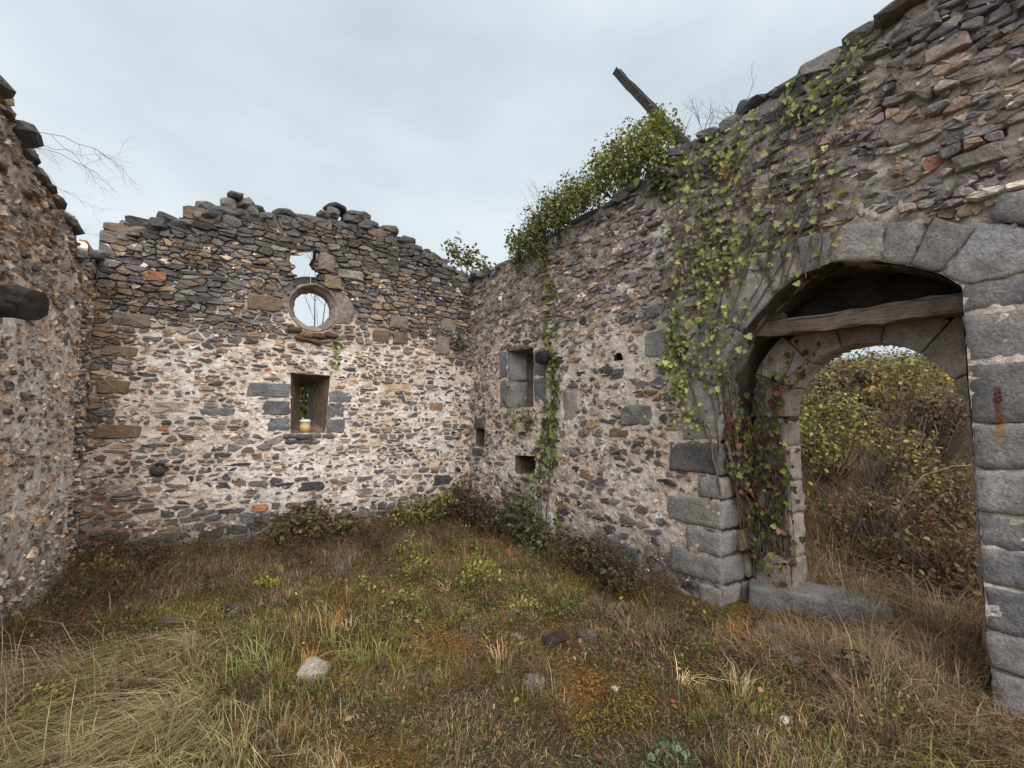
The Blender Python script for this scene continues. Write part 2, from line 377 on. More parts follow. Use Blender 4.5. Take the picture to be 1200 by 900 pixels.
def rubble(wall, root, u0, u1, top, zbot, zone, palette, manual, openings, seed, hrow, wfac, rough=False, aniso=.44, bias=0.0):
    """lays stones over a wall face; the 300 that show largest become parts, the rest one part"""
    rng = np.random.default_rng(seed)
    sites = []; z = zbot
    while z < top_max(top, u0, u1):
        h = hrow(z) * math.exp(rng.normal() * .3); u = u0 - rng.random() * .2
        ph = rng.random() * 10
        while u < u1 + .1:
            w = h * wfac * math.exp(rng.normal() * .42); w = min(max(w, .05), .46)
            zc = z + h * .5 + .025 * math.sin(u * 1.7 + ph) + rng.normal() * h * .12; uc = u + w * .5
            q = rng.random()
            if q < .14 and w > .09:
                sites += [(uc + rng.normal() * .015, zc - h * .24), (uc + rng.normal() * .015, zc + h * .24)]
            elif q > .05 + .14: sites.append((uc, zc))
            u += w
        z += h
    sites = np.array(sites)
    keep = np.ones(len(sites), bool); dummies = []
    for poly in [m['poly'] for m in manual] + openings:
        keep &= ~in_poly(sites[:, 0], sites[:, 1], poly)
        a = np.array(poly); st = .05
        gu, gz_ = np.meshgrid(np.arange(a[:, 0].min() + st / 2, a[:, 0].max(), st), np.arange(a[:, 1].min() + st / 2, a[:, 1].max(), st))
        ins = in_poly(gu, gz_, poly); dummies.append(np.stack([gu[ins], gz_[ins]], -1))
    tp = top(sites[:, 0]); keep &= (sites[:, 1] < tp - .03) & (sites[:, 0] > u0 - .02) & (sites[:, 0] < u1 + .02)
    sites = sites[keep]; ns = len(sites)
    allp = np.vstack([sites] + dummies) if dummies else sites
    kp = np.zeros(len(allp), bool); kp[:ns] = True
    cl = cells(allp, kp, aniso); dry = zone(sites[:, 0], sites[:, 1])
    colr = palette(sites[:, 0], sites[:, 1], dry, rng)
    items = []
    for i in range(ns):
        if cl[i] is None: continue
        d = dry[i]; gap = (.012 + .012 * rng.random()) * (1 - d) + (.003 + .004 * rng.random()) * d
        out = shape_outline(cl[i], gap, rng, cut=.13 + .10 * rng.random(), jit=.09 - .03 * d)
        if out is None: continue
        out[:, 0] = np.clip(out[:, 0], u0, u1)
        area = .5 * abs(np.sum(out[:, 0] * np.roll(out[:, 1], -1) - np.roll(out[:, 0], -1) * out[:, 1]))
        if area < .0004: continue
        prot = (rng.normal() * .012 + (.0065 if not rough else .004)) * (1 - d) + ((.004 + abs(rng.normal()) * .017) if not rough else (.006 + rng.normal() * .018)) * d + bias
        V, P = stone_geo(wall, out, prot, rng, bev=.014 + .012 * d, tilt=.12 if rough else .10)
        items.append((area, V, P, colr[i], out.mean(0), 'stone', prot))
    ng = int((u1 - u0) * 520)
    gu_ = rng.uniform(u0, u1, ng); gz2 = rng.uniform(0, 1, ng); gz2 = zbot + gz2 * (top(gu_) - zbot - .05); gd = zone(gu_, gz2); okg = np.ones(ng, bool)
    for poly in [m['poly'] for m in manual] + openings: okg &= ~in_poly(gu_, gz2, poly)
    gc = palette(gu_, gz2, gd, rng); pal_ = np.array([.55, .47, .41])
    for i in np.nonzero(okg)[0]:
        k = rng.integers(5, 8); a = np.sort(rng.random(k)) * 2 * math.pi; r = .011 + .018 * rng.random() ** 2
        out = np.stack([gu_[i] + r * 1.5 * np.cos(a), gz2[i] + r * np.sin(a)], -1) + rng.standard_normal((k, 2)) * r * .2
        pr_ = .006 + .012 * rng.random() if not rough else .004 + .018 * rng.random()
        V, P = stone_geo(wall, out, pr_, rng, bev=.006, tilt=.2, back=-.03, dome=.004)
        items.append((.0003, V, P, pal_ * math.exp(rng.normal() * .2) if rng.random() < (.62 - .3 * gd[i]) else gc[i], out.mean(0), 'stone', 0.0))
    for m in manual:
        out = resample(m['poly'], 14); out = out.mean(0) + (out - out.mean(0)) * (1 + (.025 if m.get('name') else .06) * rng.standard_normal((14, 1)))
        V, P = stone_geo(wall, out, m.get('p', .015), rng, bev=.015, tilt=.03, back=-.12)
        items.append((9.0 if m.get('name') else .5, V, P, np.array(m['c']), out.mean(0), m.get('name', 'stone'), m.get('p', .015)))
    cen = np.array([wall.p(it[4][0], it[4][1]) for it in items]); vis, k = in_view(cen)
    expo = np.array([1.0 if it[6] > -.006 else .15 for it in items])
    score = np.array([it[0] for it in items]) * expo / k ** 2 * vis
    single = set(np.argsort(-score)[:300].tolist()); acc = Acc()
    for i, it in enumerate(items):
        if i in single and score[i] > 0:
            me = mesh_from('stone', it[1], it[2], np.tile(it[3], (len(it[1]), 1)), False)
            obj(it[5], me, M_STONE, root)
        else: acc.add(it[1], it[2], it[3])
    o = obj('small_stones', acc.mesh('small_stones', False), M_STONE, root); o['kind'] = 'stuff'
    return ns
def top_max(top, u0, u1): return float(np.max(top(np.linspace(u0, u1, 200))))
def core(wall, root, u0, u1, top, zbot, hfun, cfun, holes, backholes, T, du=.0155, name='mortar_core'):
    us = np.arange(u0, u1 + du * .5, du); nz_ = int((top_max(top, u0, u1) - zbot) / du)
    tt = top(us); vv = np.linspace(0, 1, nz_)
    Uu = np.tile(us, (nz_, 1)); Zz = zbot + vv[:, None] * (tt - zbot)[None]
    Uo, Zo = Uu.copy(), Zz.copy()
    for hpoly in holes:
        d, bx, by = nearest_on(Uu, Zz, hpoly); m = d < du * .75
        Uu = np.where(m, bx, Uu); Zz = np.where(m, by, Zz)
    Hh = hfun(Uu, Zz); V = wall.p(Uu, Zz, Hh).reshape(-1, 3); C = cfun(Uu, Zz).reshape(-1, 3)
    idx = np.arange(Uu.size).reshape(Uu.shape)
    Q = np.stack([idx[:-1, :-1], idx[:-1, 1:], idx[1:, 1:], idx[1:, :-1]], -1)
    cu = (Uo[:-1, :-1] + Uo[1:, 1:]) / 2; cz = (Zo[:-1, :-1] + Zo[1:, 1:]) / 2
    ok = np.ones(cu.shape, bool)
    for hpoly in holes: ok &= ~in_poly(cu, cz, hpoly)
    okb = np.ones(cu.shape, bool)
    for hpoly in backholes: okb &= ~in_poly(cu, cz, hpoly)
    Qf = Q[ok]; Qb = Q[okb] + Uu.size
    Vb = wall.p(Uo, Zo, -T + .02 * fbm(Uo * 4, Zo * 4, 77)).reshape(-1, 3)
    if np.cross(wall.U, [0, 0, 1]) @ wall.N < 0: Qf = Qf[:, ::-1]
    else: Qb = Qb[:, ::-1]
    n = Uu.size; tl = idx[-1]; a, b_ = tl[:-1], tl[1:]
    Qt = np.stack([a, b_, b_ + n, a + n], -1)
    l, r = idx[:, 0], idx[:, -1]
    Qs = np.vstack([np.stack([l[:-1], l[1:], l[1:] + n, l[:-1] + n], -1), np.stack([r[:-1], r[1:], r[1:] + n, r[:-1] + n], -1)])
    return obj(name, mesh_from(name, np.vstack([V, Vb]), [Qf, Qb, Qt, Qs], np.vstack([C, C * .8])), M_MORTAR, root)
def tunnel(wall, root, front, back, n0, n1, colr, name, close=False, rows=10, per=56, rough=.012, mat=None, seed=5, open_last=True):
    """reveal surface from a front outline to a back outline"""
    A = resample(front, per); B = resample(back, per); V = []; C = []
    for r in range(rows + 1):
        t = r / rows; p = A * (1 - t) + B * t; c = p.mean(0)
        k = 1 + (0 if r == 0 else rough * 4) * fbm(np.arange(per) * .5, np.full(per, r * .8), seed)[:, None]
        p = c + (p - c) * k
        V.append(wall.p(p[:, 0], p[:, 1], n0 + (n1 - n0) * t)); 
        C.append(np.asarray(colr) * (1 + .25 * fbm(p[:, 0] * 9, p[:, 1] * 9 + r, seed + 3))[:, None])
    V = np.vstack(V); C = np.vstack(C); j = np.arange(per); j2 = (j + 1) % per
    Q = np.vstack([np.stack([r * per + j, r * per + j2, (r + 1) * per + j2, (r + 1) * per + j], -1) for r in range(rows)])
    polys = [Q]
    if close:
        V = np.vstack([V, V[-per:].mean(0)]); C = np.vstack([C, C[-1:]])
        polys.append(np.stack([rows * per + j, rows * per + j2, np.full(per, len(V) - 1)], -1))
    return obj(name, mesh_from(name, V, polys, C), mat or M_MORTAR, root)
def hexa(wall, front, n0, n1, colr, rng, bevel=.012, cuts=4, rough=.005, back=None, jit=.006):
    """dressed block: front quad [(u,z)*4] at depth n0, back at n1"""
    bm = bmesh.new(); back = back or front
    vs = []
    for q, n in ((front, n0), (back, n1)):
        for (u, z) in q:
            vs.append(bm.verts.new(wall.p(u + rng.normal() * jit * .5, z + rng.normal() * jit * .5, n + rng.normal() * jit * .5)))
    for f in ((0, 1, 2, 3), (7, 6, 5, 4), (0, 4, 5, 1), (1, 5, 6, 2), (2, 6, 7, 3), (3, 7, 4, 0)): bm.faces.new([vs[i] for i in f])
    bmesh.ops.recalc_face_normals(bm, faces=bm.faces)
    bmesh.ops.bevel(bm, geom=list(bm.edges), offset=bevel, segments=1, affect='EDGES')
    for lim in (.36, .18, .09, .05):
        long = [e for e in bm.edges if e.calc_length() > lim]
        if long and cuts: bmesh.ops.subdivide_edges(bm, edges=long, cuts=1, use_grid_fill=True)
    bmesh.ops.triangulate(bm, faces=[f for f in bm.faces if len(f.verts) > 4])
    bm.normal_update()
    for v in bm.verts:
        c = v.co; k = float(fbm(c.x * 9 + c.z * 3, c.y * 9 + c.z * 7, 31, 3)); k2 = float(fbm(c.x * 26 + c.z * 11, c.y * 26 + c.z * 23, 33, 2)); v.co += v.normal * (rough * (k * 1.4 + k2 * 1.5))
    me = bpy.data.meshes.new('block'); bm.to_mesh(me); bm.free()
    for p in me.polygons: p.use_smooth = True
    at = me.color_attributes.new('Col', 'FLOAT_COLOR', 'POINT')
    c4 = np.ones((len(me.vertices), 4), np.float32); c4[:, :3] = colr; at.data.foreach_set('color', c4.ravel())
    return me
def lump_geo(center, size, rng, rotz=0, tilt=.12, sub=2, power=.55, rough=.22):
    bm = bmesh.new(); bmesh.ops.create_icosphere(bm, subdivisions=sub, radius=1)
    V = np.array([v.co[:] for v in bm.verts]); F = np.array([[v.index for v in f.verts] for f in bm.faces]); bm.free()
    V = np.sign(V) * np.abs(V) ** power
    s = rng.integers(0, 9999)
    V *= (1 + rough * fbm(V[:, 0] * 1.6 + V[:, 2] * 1.1 + 5, V[:, 1] * 1.6 - V[:, 2] + 3, int(s), 3))[:, None]
    V = V * (np.asarray(size) / 2)
    E = np.array(Euler((rng.normal() * tilt, rng.normal() * tilt, rotz + rng.normal() * .25)).to_matrix())
    return V @ E.T + np.asarray(center), [F]

# ------------------------------------------------------------------ colours
GREY = (.135, .132, .138); DGREY = (.062, .061, .066); LGREY = (.21, .205, .205); BROWN = (.155, .112, .078); DBROWN = (.095, .068, .048)
TAN = (.29, .215, .15); PALE = (.42, .35, .285); RED = (.19, .105, .078); PURP = (.155, .132, .135)
PAL_DRY = [(1.2, (.19, .155, .125)), (4, (.115, .111, .113)), (3.2, (.075, .073, .076)), (2.2, (.165, .158, .155)), (2.6, (.145, .112, .085)), (1.0, (.21, .165, .125)), (.05, RED), (.35, PALE)]
PAL_DARK = [(4, (.085, .082, .083)), (3, (.060, .058, .058)), (2, (.12, .112, .105)), (1.6, (.10, .082, .066)), (.4, (.17, .15, .125))]
PAL_PNT = [(4, (.125, .124, .133)), (2.2, (.075, .074, .08)), (2, (.175, .165, .16)), (2.2, (.20, .145, .105)), (1.6, (.29, .215, .155)), (.8, PALE), (.08, (.27, .13, .08))]
PAL_BASE = [(4, (.105, .105, .115)), (3, (.062, .062, .07)), (1.5, (.16, .155, .155)), (1, (.155, .12, .09))]
PAL_ROUGH = [(3.5, (.15, .135, .133)), (2.5, (.11, .10, .10)), (2, (.195, .18, .172)), (2.4, (.185, .14, .11)), (.7, (.25, .20, .16)), (.55, (.40, .35, .30)), (.12, (.16, .08, .06))]
PAL_BRN = [(4, (.15, .105, .07)), (2, (.105, .073, .05)), (2, (.21, .155, .11)), (1.2, (.11, .105, .105))]
PAL_RED = [(3, (.10, .062, .048)), (2, (.13, .075, .055)), (1, (.09, .075, .07)), (.8, (.17, .11, .08))]
def mixed_palette(rng, n, specs):
    """specs: list of (palette, weight array)"""
    W = np.stack([np.clip(w, 0, None) * np.ones(n) for _, w in specs], -1) + 1e-6; W /= W.sum(1)[:, None]
    r = rng.random(n)[:, None]; ch = (r > np.cumsum(W, 1)).sum(1).clip(0, len(specs) - 1)
    out = np.zeros((n, 3))
    for k, (pal, _) in enumerate(specs):
        m = ch == k; out[m] = pick(pal, m.sum(), rng)
    return out * np.exp(rng.standard_normal((n, 1)) * .17) * (1 + .02 * rng.standard_normal((n, 3))) * np.array([1.32, 1.26, 1.20])
MORT = np.array([.74, .62, .535]); MORT_W = np.array([.80, .73, .675]); DIRT = np.array([.21, .17, .14]); DARKM = np.array([.085, .072, .060])
def interp(pts):
    xs, ys = zip(*pts); return lambda u: np.interp(u, xs, ys)

# ================================================================== BACK WALL
bw = thing('rubble_wall', 'ruined rubble gable wall with a round window above a narrow splayed slit window', 'wall', (1.12, 6.85, 0))
B_TOP = interp([(-.7, 3.3), (0, 3.36), (.14, 3.6), (.24, 3.72), (.43, 3.86), (.93, 4.02), (1.0, 4.14), (1.5, 4.26), (2.05, 4.30), (2.44, 4.38), (3.0, 4.44), (3.38, 4.40), (3.94, 4.18), (4.3, 4.05), (4.9, 3.9), (5.5, 3.85)])
OCU = (2.285, 3.14); OR_ = .315
oc_circ = [(OCU[0] + OR_ * math.cos(a), OCU[1] + OR_ * math.sin(a)) for a in np.linspace(0, 2 * math.pi, 40, endpoint=False)]
gap_poly = [(2.02, 3.40), (2.03, 3.56), (1.98, 3.60), (2.03, 3.66), (1.955, 3.74), (1.97, 3.83), (2.08, 3.84), (2.10, 3.90), (2.17, 3.91), (2.29, 3.95), (2.30, 3.82), (2.265, 3.73), (2.29, 3.68), (2.36, 3.645), (2.32, 3.56), (2.26, 3.48), (2.26, 3.40)]
bwin = [(2.045, 1.40), (2.485, 1.395), (2.525, 2.20), (2.02, 2.225)]
def B_zone(u, z):
    d = sstep(2.45, 3.25, z + .34 * fbm(u * 1.3, z * 2.2, 41, 3) + .12 * sstep(3.2, 4.2, u))
    d = np.maximum(d, .6 * sstep(.4, .12, u + .15 * fbm(z * 2, u, 43)) * sstep(1.0, 1.6, z))
    d = np.maximum(d, .5 * sstep(.6, .15, z + .16 * fbm(u * 1.5, z, 44)))
    return np.clip(d, 0, 1)
def B_h(u, z):
    d = B_zone(u, z)
    h = (.002 + .012 * fbm(u * 5, z * 8, 45, 4) + .007 * fbm(u * 18, z * 26, 145, 3)) * (1 - d) + (-.022 + .016 * fbm(u * 8, z * 10, 46, 3) + .008 * fbm(u * 20, z * 30, 146, 2)) * d
    for (cu, cz, r, dp) in ((.655, .99, .075, .16), (3.35, 1.93, .03, .08), (1.1, .52, .04, .06), (1.62, .63, .07, .05), (3.05, 3.34, .04, .08), (2.75, 3.35, .05, .06)):
        h = h - dp * np.exp(-(((u - cu) / r) ** 2 + ((z - cz) / r) ** 2) ** 2)
    return h
def B_c(u, z):
    d = B_zone(u, z)[..., None]; w = sstep(-.2, .5, fbm(u * 1.2, z * 1.2, 47))[..., None]
    c = MORT * (1 - w) + MORT_W * w
    # dark core in the dry courses with surviving pale patches
    pale = sstep(.15, .45, fbm(u * 3.5, z * 5, 48, 3) - .25 * sstep(3.2, 3.9, z))[..., None]
    dc = DIRT * (1 - pale) + MORT * .85 * pale
    c = c * (1 - d) + dc * d
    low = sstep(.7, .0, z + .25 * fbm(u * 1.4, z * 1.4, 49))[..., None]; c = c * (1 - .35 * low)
    rc = (sstep(.75, .2, u + .1 * fbm(z * 3, u * 3, 50)) * sstep(1.5, .6, z))[..., None]
    c = c * (1 - .72 * rc) + np.array([.10, .055, .040]) * .72 * rc
    oc = np.exp(-(((u - 2.3) / .5) ** 2 + ((z - 2.78) / .13) ** 2) ** 2)[..., None] * .6
    return c * (1 - oc) + np.array([.13, .085, .055]) * oc
def B_pal(u, z, d, rng):
    hi = sstep(3.6, 3.95, z); lo = sstep(.6, .2, z); lf = sstep(.5, .2, u) * sstep(3.2, 2.7, z) * .9
    oc = np.exp(-(((u - 2.3) / .55) ** 2 + ((z - 2.78) / .16) ** 2) ** 2) * 3
    return mixed_palette(rng, len(u), [(PAL_PNT, (1 - d) * (1 - lo)), (PAL_DRY, d * (1 - hi) * (1 - lo)), (PAL_DARK, d * hi), (PAL_BASE, lo * 1.5), (PAL_BRN, lf * 2 + oc), (PAL_RED, 5 * sstep(.6, .2, u) * sstep(1.5, .9, z))])
def man(u0, u1, z0, z1, c, p=.012, name=None, sk=0.0):
    d = {'poly': [(u0, z0), (u1, z0 + sk), (u1 - .01, z1 + sk), (u0 + .01, z1)], 'c': c, 'p': p}
    if name: d['name'] = name
    return d
CUT = (.165, .168, .178)
B_MAN = [man(1.50, 2.025, 1.875, 2.065, CUT, .014, 'jamb_block'), man(1.695, 2.035, 1.64, 1.83, (.13, .128, .135), .016, 'jamb_block'), man(1.77, 2.045, 1.43, 1.605, CUT, .012, 'jamb_block'),
         man(2.51, 2.84, 1.83, 1.985, CUT, .012, 'jamb_block', -.01), man(2.50, 2.73, 1.61, 1.80, (.155, .155, .165), .012, 'jamb_block'), man(2.485, 2.75, 1.39, 1.59, CUT, .014, 'jamb_block'),
         man(2.32, 2.54, 3.68, 3.93, (.17, .14, .115), .05), man(2.40, 2.64, 3.44, 3.63, (.21, .155, .105), .04), man(2.58, 2.95, 3.62, 3.75, (.23, .21, .185), .04),
         man(.07, .42, 2.31, 2.42, (.20, .145, .10), .015), man(.06, .36, 1.88, 2.03, (.18, .125, .08), .02), man(.05, .5, 1.37, 1.52, (.18, .122, .08), .02), man(.14, .52, 2.66, 2.82, (.19, .15, .118), .015),
         man(.55, .95, 1.66, 1.80, (.42, .34, .27), .012), man(1.02, 1.42, 1.63, 1.73, (.18, .18, .19), .012), man(.42, .62, 3.22, 3.34, (.30, .13, .08), .03),
         man(3.36, 3.66, 2.98, 3.18, (.18, .15, .12), .02), man(3.10, 3.36, 2.74, 2.92, (.155, .115, .08), .025), man(3.42, 3.66, 2.74, 2.92, (.15, .11, .08), .02), man(4.12, 4.36, 2.62, 2.92, (.22, .185, .165), .02),
         man(4.2, 4.42, 3.02, 3.22, (.22, .19, .16), .02), man(1.48, 1.88, 3.02, 3.22, (.16, .115, .08), .03), man(3.3, 3.72, 2.0, 2.12, (.50, .37, .26), .01), man(4.0, 4.26, 1.72, 1.86, (.29, .19, .125), .010),
         man(1.3, 1.62, 1.0, 1.035, (.07, .068, .07), .015), man(2.15, 2.5, .62, .74, (.07, .068, .072), .02), man(4.1, 4.45, .55, .7, (.07, .07, .075), .02)]
# dressed ring surround stays inside this circle
ring_out = [(OCU[0] + .355 * math.cos(a), OCU[1] + .355 * math.sin(a)) for a in np.linspace(0, 2 * math.pi, 32, endpoint=False)]
plaster = [(2.55, 2.95), (2.80, 2.96), (2.84, 3.2), (2.74, 3.38), (2.58, 3.42)]
B_open = [ring_out, gap_poly, bwin, plaster]
b_back_gap = [(OCU[0] + (u - OCU[0]) * 1.5 + .04, 3.42 + (z - 3.42) * 1.35 + .08) for u, z in gap_poly]
b_back_oc = [(OCU[0] + .05 + .50 * math.cos(a), OCU[1] + .14 + .46 * math.sin(a)) for a in np.linspace(0, 2 * math.pi, 40, endpoint=False)]
b_back_win = rect(2.235, 2.335, 1.56, 2.06)
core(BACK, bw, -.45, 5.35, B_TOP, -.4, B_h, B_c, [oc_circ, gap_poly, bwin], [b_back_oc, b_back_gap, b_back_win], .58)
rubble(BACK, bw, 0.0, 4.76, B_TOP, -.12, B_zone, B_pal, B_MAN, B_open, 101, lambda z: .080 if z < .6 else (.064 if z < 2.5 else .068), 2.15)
tunnel(BACK, bw, gap_poly, b_back_gap, -.005, -.58, (.15, .12, .095), 'broken_gap', rows=9, per=64, rough=.02)
# splayed slit window: sides, then the thin outer slit
slitw = tunnel(BACK, bw, bwin, rect(2.20, 2.37, 1.52, 2.10), -.004, -.5, (.20, .155, .12), 'slit_window', rows=10, per=64, rough=.006)
tunnel(BACK, slitw, rect(2.20, 2.37, 1.52, 2.10), b_back_win, -.5, -.58, (.17, .15, .13), 'outer_slit', rows=2, per=40, rough=.0)
# slit window lintel slab and sill stones
r1 = np.random.default_rng(3)
obj('lintel', hexa(BACK, [(1.98, 2.215), (2.56, 2.19), (2.56, 2.25), (1.99, 2.275)], .006, -.35, (.42, .35, .28), r1, .012), M_STONE, slitw)
for k, (a, b_, z0, z1, p) in enumerate([(1.95, 2.12, 1.335, 1.395, .03), (2.12, 2.30, 1.31, 1.388, .045), (2.30, 2.44, 1.33, 1.392, .035), (2.44, 2.60, 1.315, 1.385, .03), (1.98, 2.2, 1.255, 1.315, .02), (2.22, 2.42, 1.25, 1.30, .025)]):
    obj('sill_stone', hexa(BACK, rect(a, b_, z0, z1), p, -.3 if k < 4 else -.1, [(.16, .135, .115), (.10, .092, .088), (.19, .165, .14)][k % 3], r1, .014, 2, .008), M_STONE, slitw)
# round window: moulded stone ring made of voussoirs
prof = [(.345, -.06), (.336, .002), (.322, .010), (.312, .0), (.305, -.03), (.285, -.05), (.262, -.075), (.246, -.11), (.240, -.17), (.252, -.24), (.33, -.36), (.48, -.585)]
def ring_seg(a0, a1, seed):
    rng = np.random.default_rng(seed); na = max(4, int((a1 - a0) * 9)); V = []; k = len(prof)
    for i in range(na + 1):
        a = a0 + (a1 - a0) * i / na; off = rng.normal() * .002
        for (r, n) in prof:
            rr = r + off + .011 * float(fbm(a * 5, r * 20, 61)) * (1 if n > -.2 else .4); s = max(0.0, min(1.0, (-n - .24) / .345))
            V.append(BACK.p(OCU[0] + rr * math.cos(a) + .05 * s, OCU[1] + rr * math.sin(a) + .12 * s, n))
    V = np.array(V); Qs = [[i * k + j, i * k + j + 1, (i + 1) * k + j + 1, (i + 1) * k + j] for i in range(na) for j in range(k - 1)]
    for e in (0, na):      # joint faces
        pass
    c = np.array([(.145, .128, .112), (.125, .112, .10), (.165, .148, .13)][seed % 3])
    return mesh_from('ring_stone', V, [np.array(Qs)], np.tile(c, (len(V), 1)))
for i in range(9):
    a0 = i * 2 * math.pi / 9 + .2
    obj('ring_stone', ring_seg(a0 + .008, a0 + 2 * math.pi / 9 - .004, i), M_BLOCK, bw)
pz = resample(plaster, 18)
V, P = stone_geo(BACK, pz, .004, r1, .006, .01); obj('plaster_patch', mesh_from('plaster_patch', V, P, np.tile((.25, .21, .18), (len(V), 1))), M_MORTAR, bw)
# round stone lodged in the putlog hole
V, P = lump_geo(BACK.p(.655, .985, -.02), (.15, .12, .10), r1); obj('plug_stone', mesh_from('plug_stone', V, P, np.tile((.055, .05, .05), (len(V), 1))), M_STONE, bw)
# loose capping stones along the top
def capping(wall, root, u0, u1, top, rng, pal, layers, wr=(.13, .34), hr=(.06, .13), depth=.5, name='cap_stone', lift=.0, jitn=.03, mx=None):
    for lay in range(layers):
        u = u0 + rng.random() * .1
        while u < u1:
            w = rng.uniform(*wr); h = rng.uniform(*hr)
            uc = u + w / 2; zc = float(top(np.array([uc]))[0]) + lift + h * .30 + lay * .08
            sl = (float(top(np.array([uc + .15]))[0]) - float(top(np.array([uc - .15]))[0])) / .3
            for row, n in enumerate((-.10, -.38)):
                if row == 0 or rng.random() < .6:
                    V, P = lump_geo((0, 0, 0), (w * 1.06, .30, h * 1.15), rng, tilt=.10)
                    a = math.atan(sl) * .8; ca, sa = math.cos(a), math.sin(a)
                    X = V[:, 0] * ca - V[:, 2] * sa; Zc = V[:, 0] * sa + V[:, 2] * ca
                    W_ = wall.p(uc + X, zc + Zc + rng.normal() * .012, n + V[:, 1] + rng.normal() * jitn)
                    if wall is not BACK: P = [P[0][:, ::-1]]
                    me = mesh_from('cap_stone', W_, P, np.tile(pick(pal, 1, rng)[0] * 1.25 * math.exp(rng.normal() * .2), (len(V), 1)), False)
                    obj(name, me, M_STONE, root)
            u += w * rng.uniform(.92, 1.02)
rc_ = np.random.default_rng(21)
capping(BACK, bw, .12, 4.75, B_TOP, rc_, PAL_DARK, 1)
for (u, z, w, h) in [(.17, 3.74, .26, .15), (.24, 3.86, .15, .09), (.43, 3.96, .22, .11), (.62, 4.05, .24, .15), (.80, 4.0, .16, .10), (.93, 4.16, .2, .14), (.99, 4.31, .22, .12), (1.16, 4.29, .30, .12), (1.22, 4.42, .17, .17), (1.30, 4.53, .20, .11), (1.40, 4.43, .20, .14), (1.55, 4.40, .2, .10),
                     (2.40, 4.50, .2, .12), (2.52, 4.61, .20, .16), (2.55, 4.71, .22, .07), (2.73, 4.66, .13, .10), (2.80, 4.58, .3, .14), (2.90, 4.67, .24, .14), (3.05, 4.55, .3, .10), (3.35, 4.53, .27, .13), (3.66, 4.43, .24, .12), (3.80, 4.33, .2, .10), (3.95, 4.30, .14, .12), (4.08, 4.24, .22, .11), (1.9, 4.43, .26, .11), (2.15, 4.40, .3, .12), (.03, 3.48, .22, .1)]:
    V, P = lump_geo((0, 0, 0), (w, .32, h), rc_, tilt=.14)
    obj('loose_stone', mesh_from('loose_stone', BACK.p(u + V[:, 0], z + V[:, 2] - .03, -.12 + V[:, 1]), P, np.tile(pick(PAL_DARK, 1, rc_)[0] * 1.25, (len(V), 1)), False), M_STONE, bw)
# stained stones sagging under the round window
for (u, z, w, h) in [(2.06, 2.80, .18, .08), (2.20, 2.74, .2, .09), (2.36, 2.745, .2, .08), (2.52, 2.77, .2, .08), (2.30, 2.66, .22, .07), (2.13, 2.69, .14, .06)]:
    V, P = lump_geo((0, 0, 0), (w, .12, h), rc_, tilt=.15)
    obj('stained_stone', mesh_from('stained_stone', BACK.p(u + V[:, 0], z + V[:, 2], .005 + V[:, 1]), P, np.tile(np.array([(.12, .07, .04), (.09, .06, .04), (.17, .11, .06)][rc_.integers(3)]), (len(V), 1))), M_STONE, bw)

# ================================================================== LEFT WALL
lw = thing('rubble_wall', 'ruined rubble side wall with a charred beam end sticking out and no openings', 'wall', (-1.3, 5.5, 0))
L_TOP = interp([(-.5, 3.35), (0, 3.38), (.3, 3.36), (.55, 3.26), (.70, 3.22), (.76, 3.3), (.85, 3.42), (1.14, 3.48), (1.47, 3.54), (1.85, 3.57), (2.2, 3.68), (2.5, 3.8), (3.2, 3.95), (5.5, 4.0)])
def L_zone(u, z):
    d = .85 * sstep(2.45, 3.0, z + .3 * fbm(u * 1.4, z * 2, 51, 3))
    d = np.maximum(d, .55 * sstep(.9, .2, z + .25 * fbm(u * 1.5, z, 54))); return np.maximum(d, .12 + .2 * fbm(u * 2, z * 2, 55)).clip(0, 1)
def L_h(u, z):
    d = L_zone(u, z); h = (.002 + .013 * fbm(u * 6, z * 8, 52, 4) + .008 * fbm(u * 18, z * 22, 152, 3)) * (1 - d) + (-.006 + .022 * fbm(u * 8, z * 10, 53, 3) + .012 * fbm(u * 18, z * 24, 153, 3)) * d
    # the last strip by the corner is set back behind an old wall end
    return h - .07 * sstep(.42, .36, u + .03 * fbm(z * 3, u, 56)) - .10 * np.exp(-((u - .03) / .035) ** 2)
def L_c(u, z):
    d = L_zone(u, z)[..., None]; w = sstep(-.3, .4, fbm(u * 1.4, z * 1.4, 57))[..., None]
    c = (MORT * (1 - w) + MORT_W * w) * 1.05
    pale = sstep(.1, .5, fbm(u * 4, z * 4, 58, 3))[..., None]
    up = sstep(2.2, 3.1, z)[..., None]
    dc = (np.array([.40, .32, .265]) * (1 - pale) + MORT * .9 * pale)
    dd = np.clip(d * .4 + up * .55, 0, 1); c = c * (1 - dd) + dc * dd
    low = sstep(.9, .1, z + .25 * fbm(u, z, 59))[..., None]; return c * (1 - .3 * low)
def L_pal(u, z, d, rng):
    br = sstep(-.1, .4, fbm(u * .9, z * .9, 60)) * sstep(1.3, 1.8, z); hi = sstep(2.6, 3.2, z)
    return mixed_palette(rng, len(u), [(PAL_PNT, (1 - hi) * (1 - br) + .2), (PAL_BRN, br * .9), (PAL_ROUGH, hi * 1.6), (PAL_BASE, sstep(.7, .1, z) * .5)]) * np.array([1.6, 1.5, 1.4])
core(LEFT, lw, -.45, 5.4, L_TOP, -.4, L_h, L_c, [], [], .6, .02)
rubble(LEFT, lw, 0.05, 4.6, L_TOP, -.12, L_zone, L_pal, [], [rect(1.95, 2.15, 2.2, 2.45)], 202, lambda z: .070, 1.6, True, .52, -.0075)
capping(LEFT, lw, -.3, 4.6, L_TOP, rc_, PAL_DARK + [(2, (.17, .145, .125))], 1, (.12, .26), (.05, .09), jitn=.02, lift=-.02)

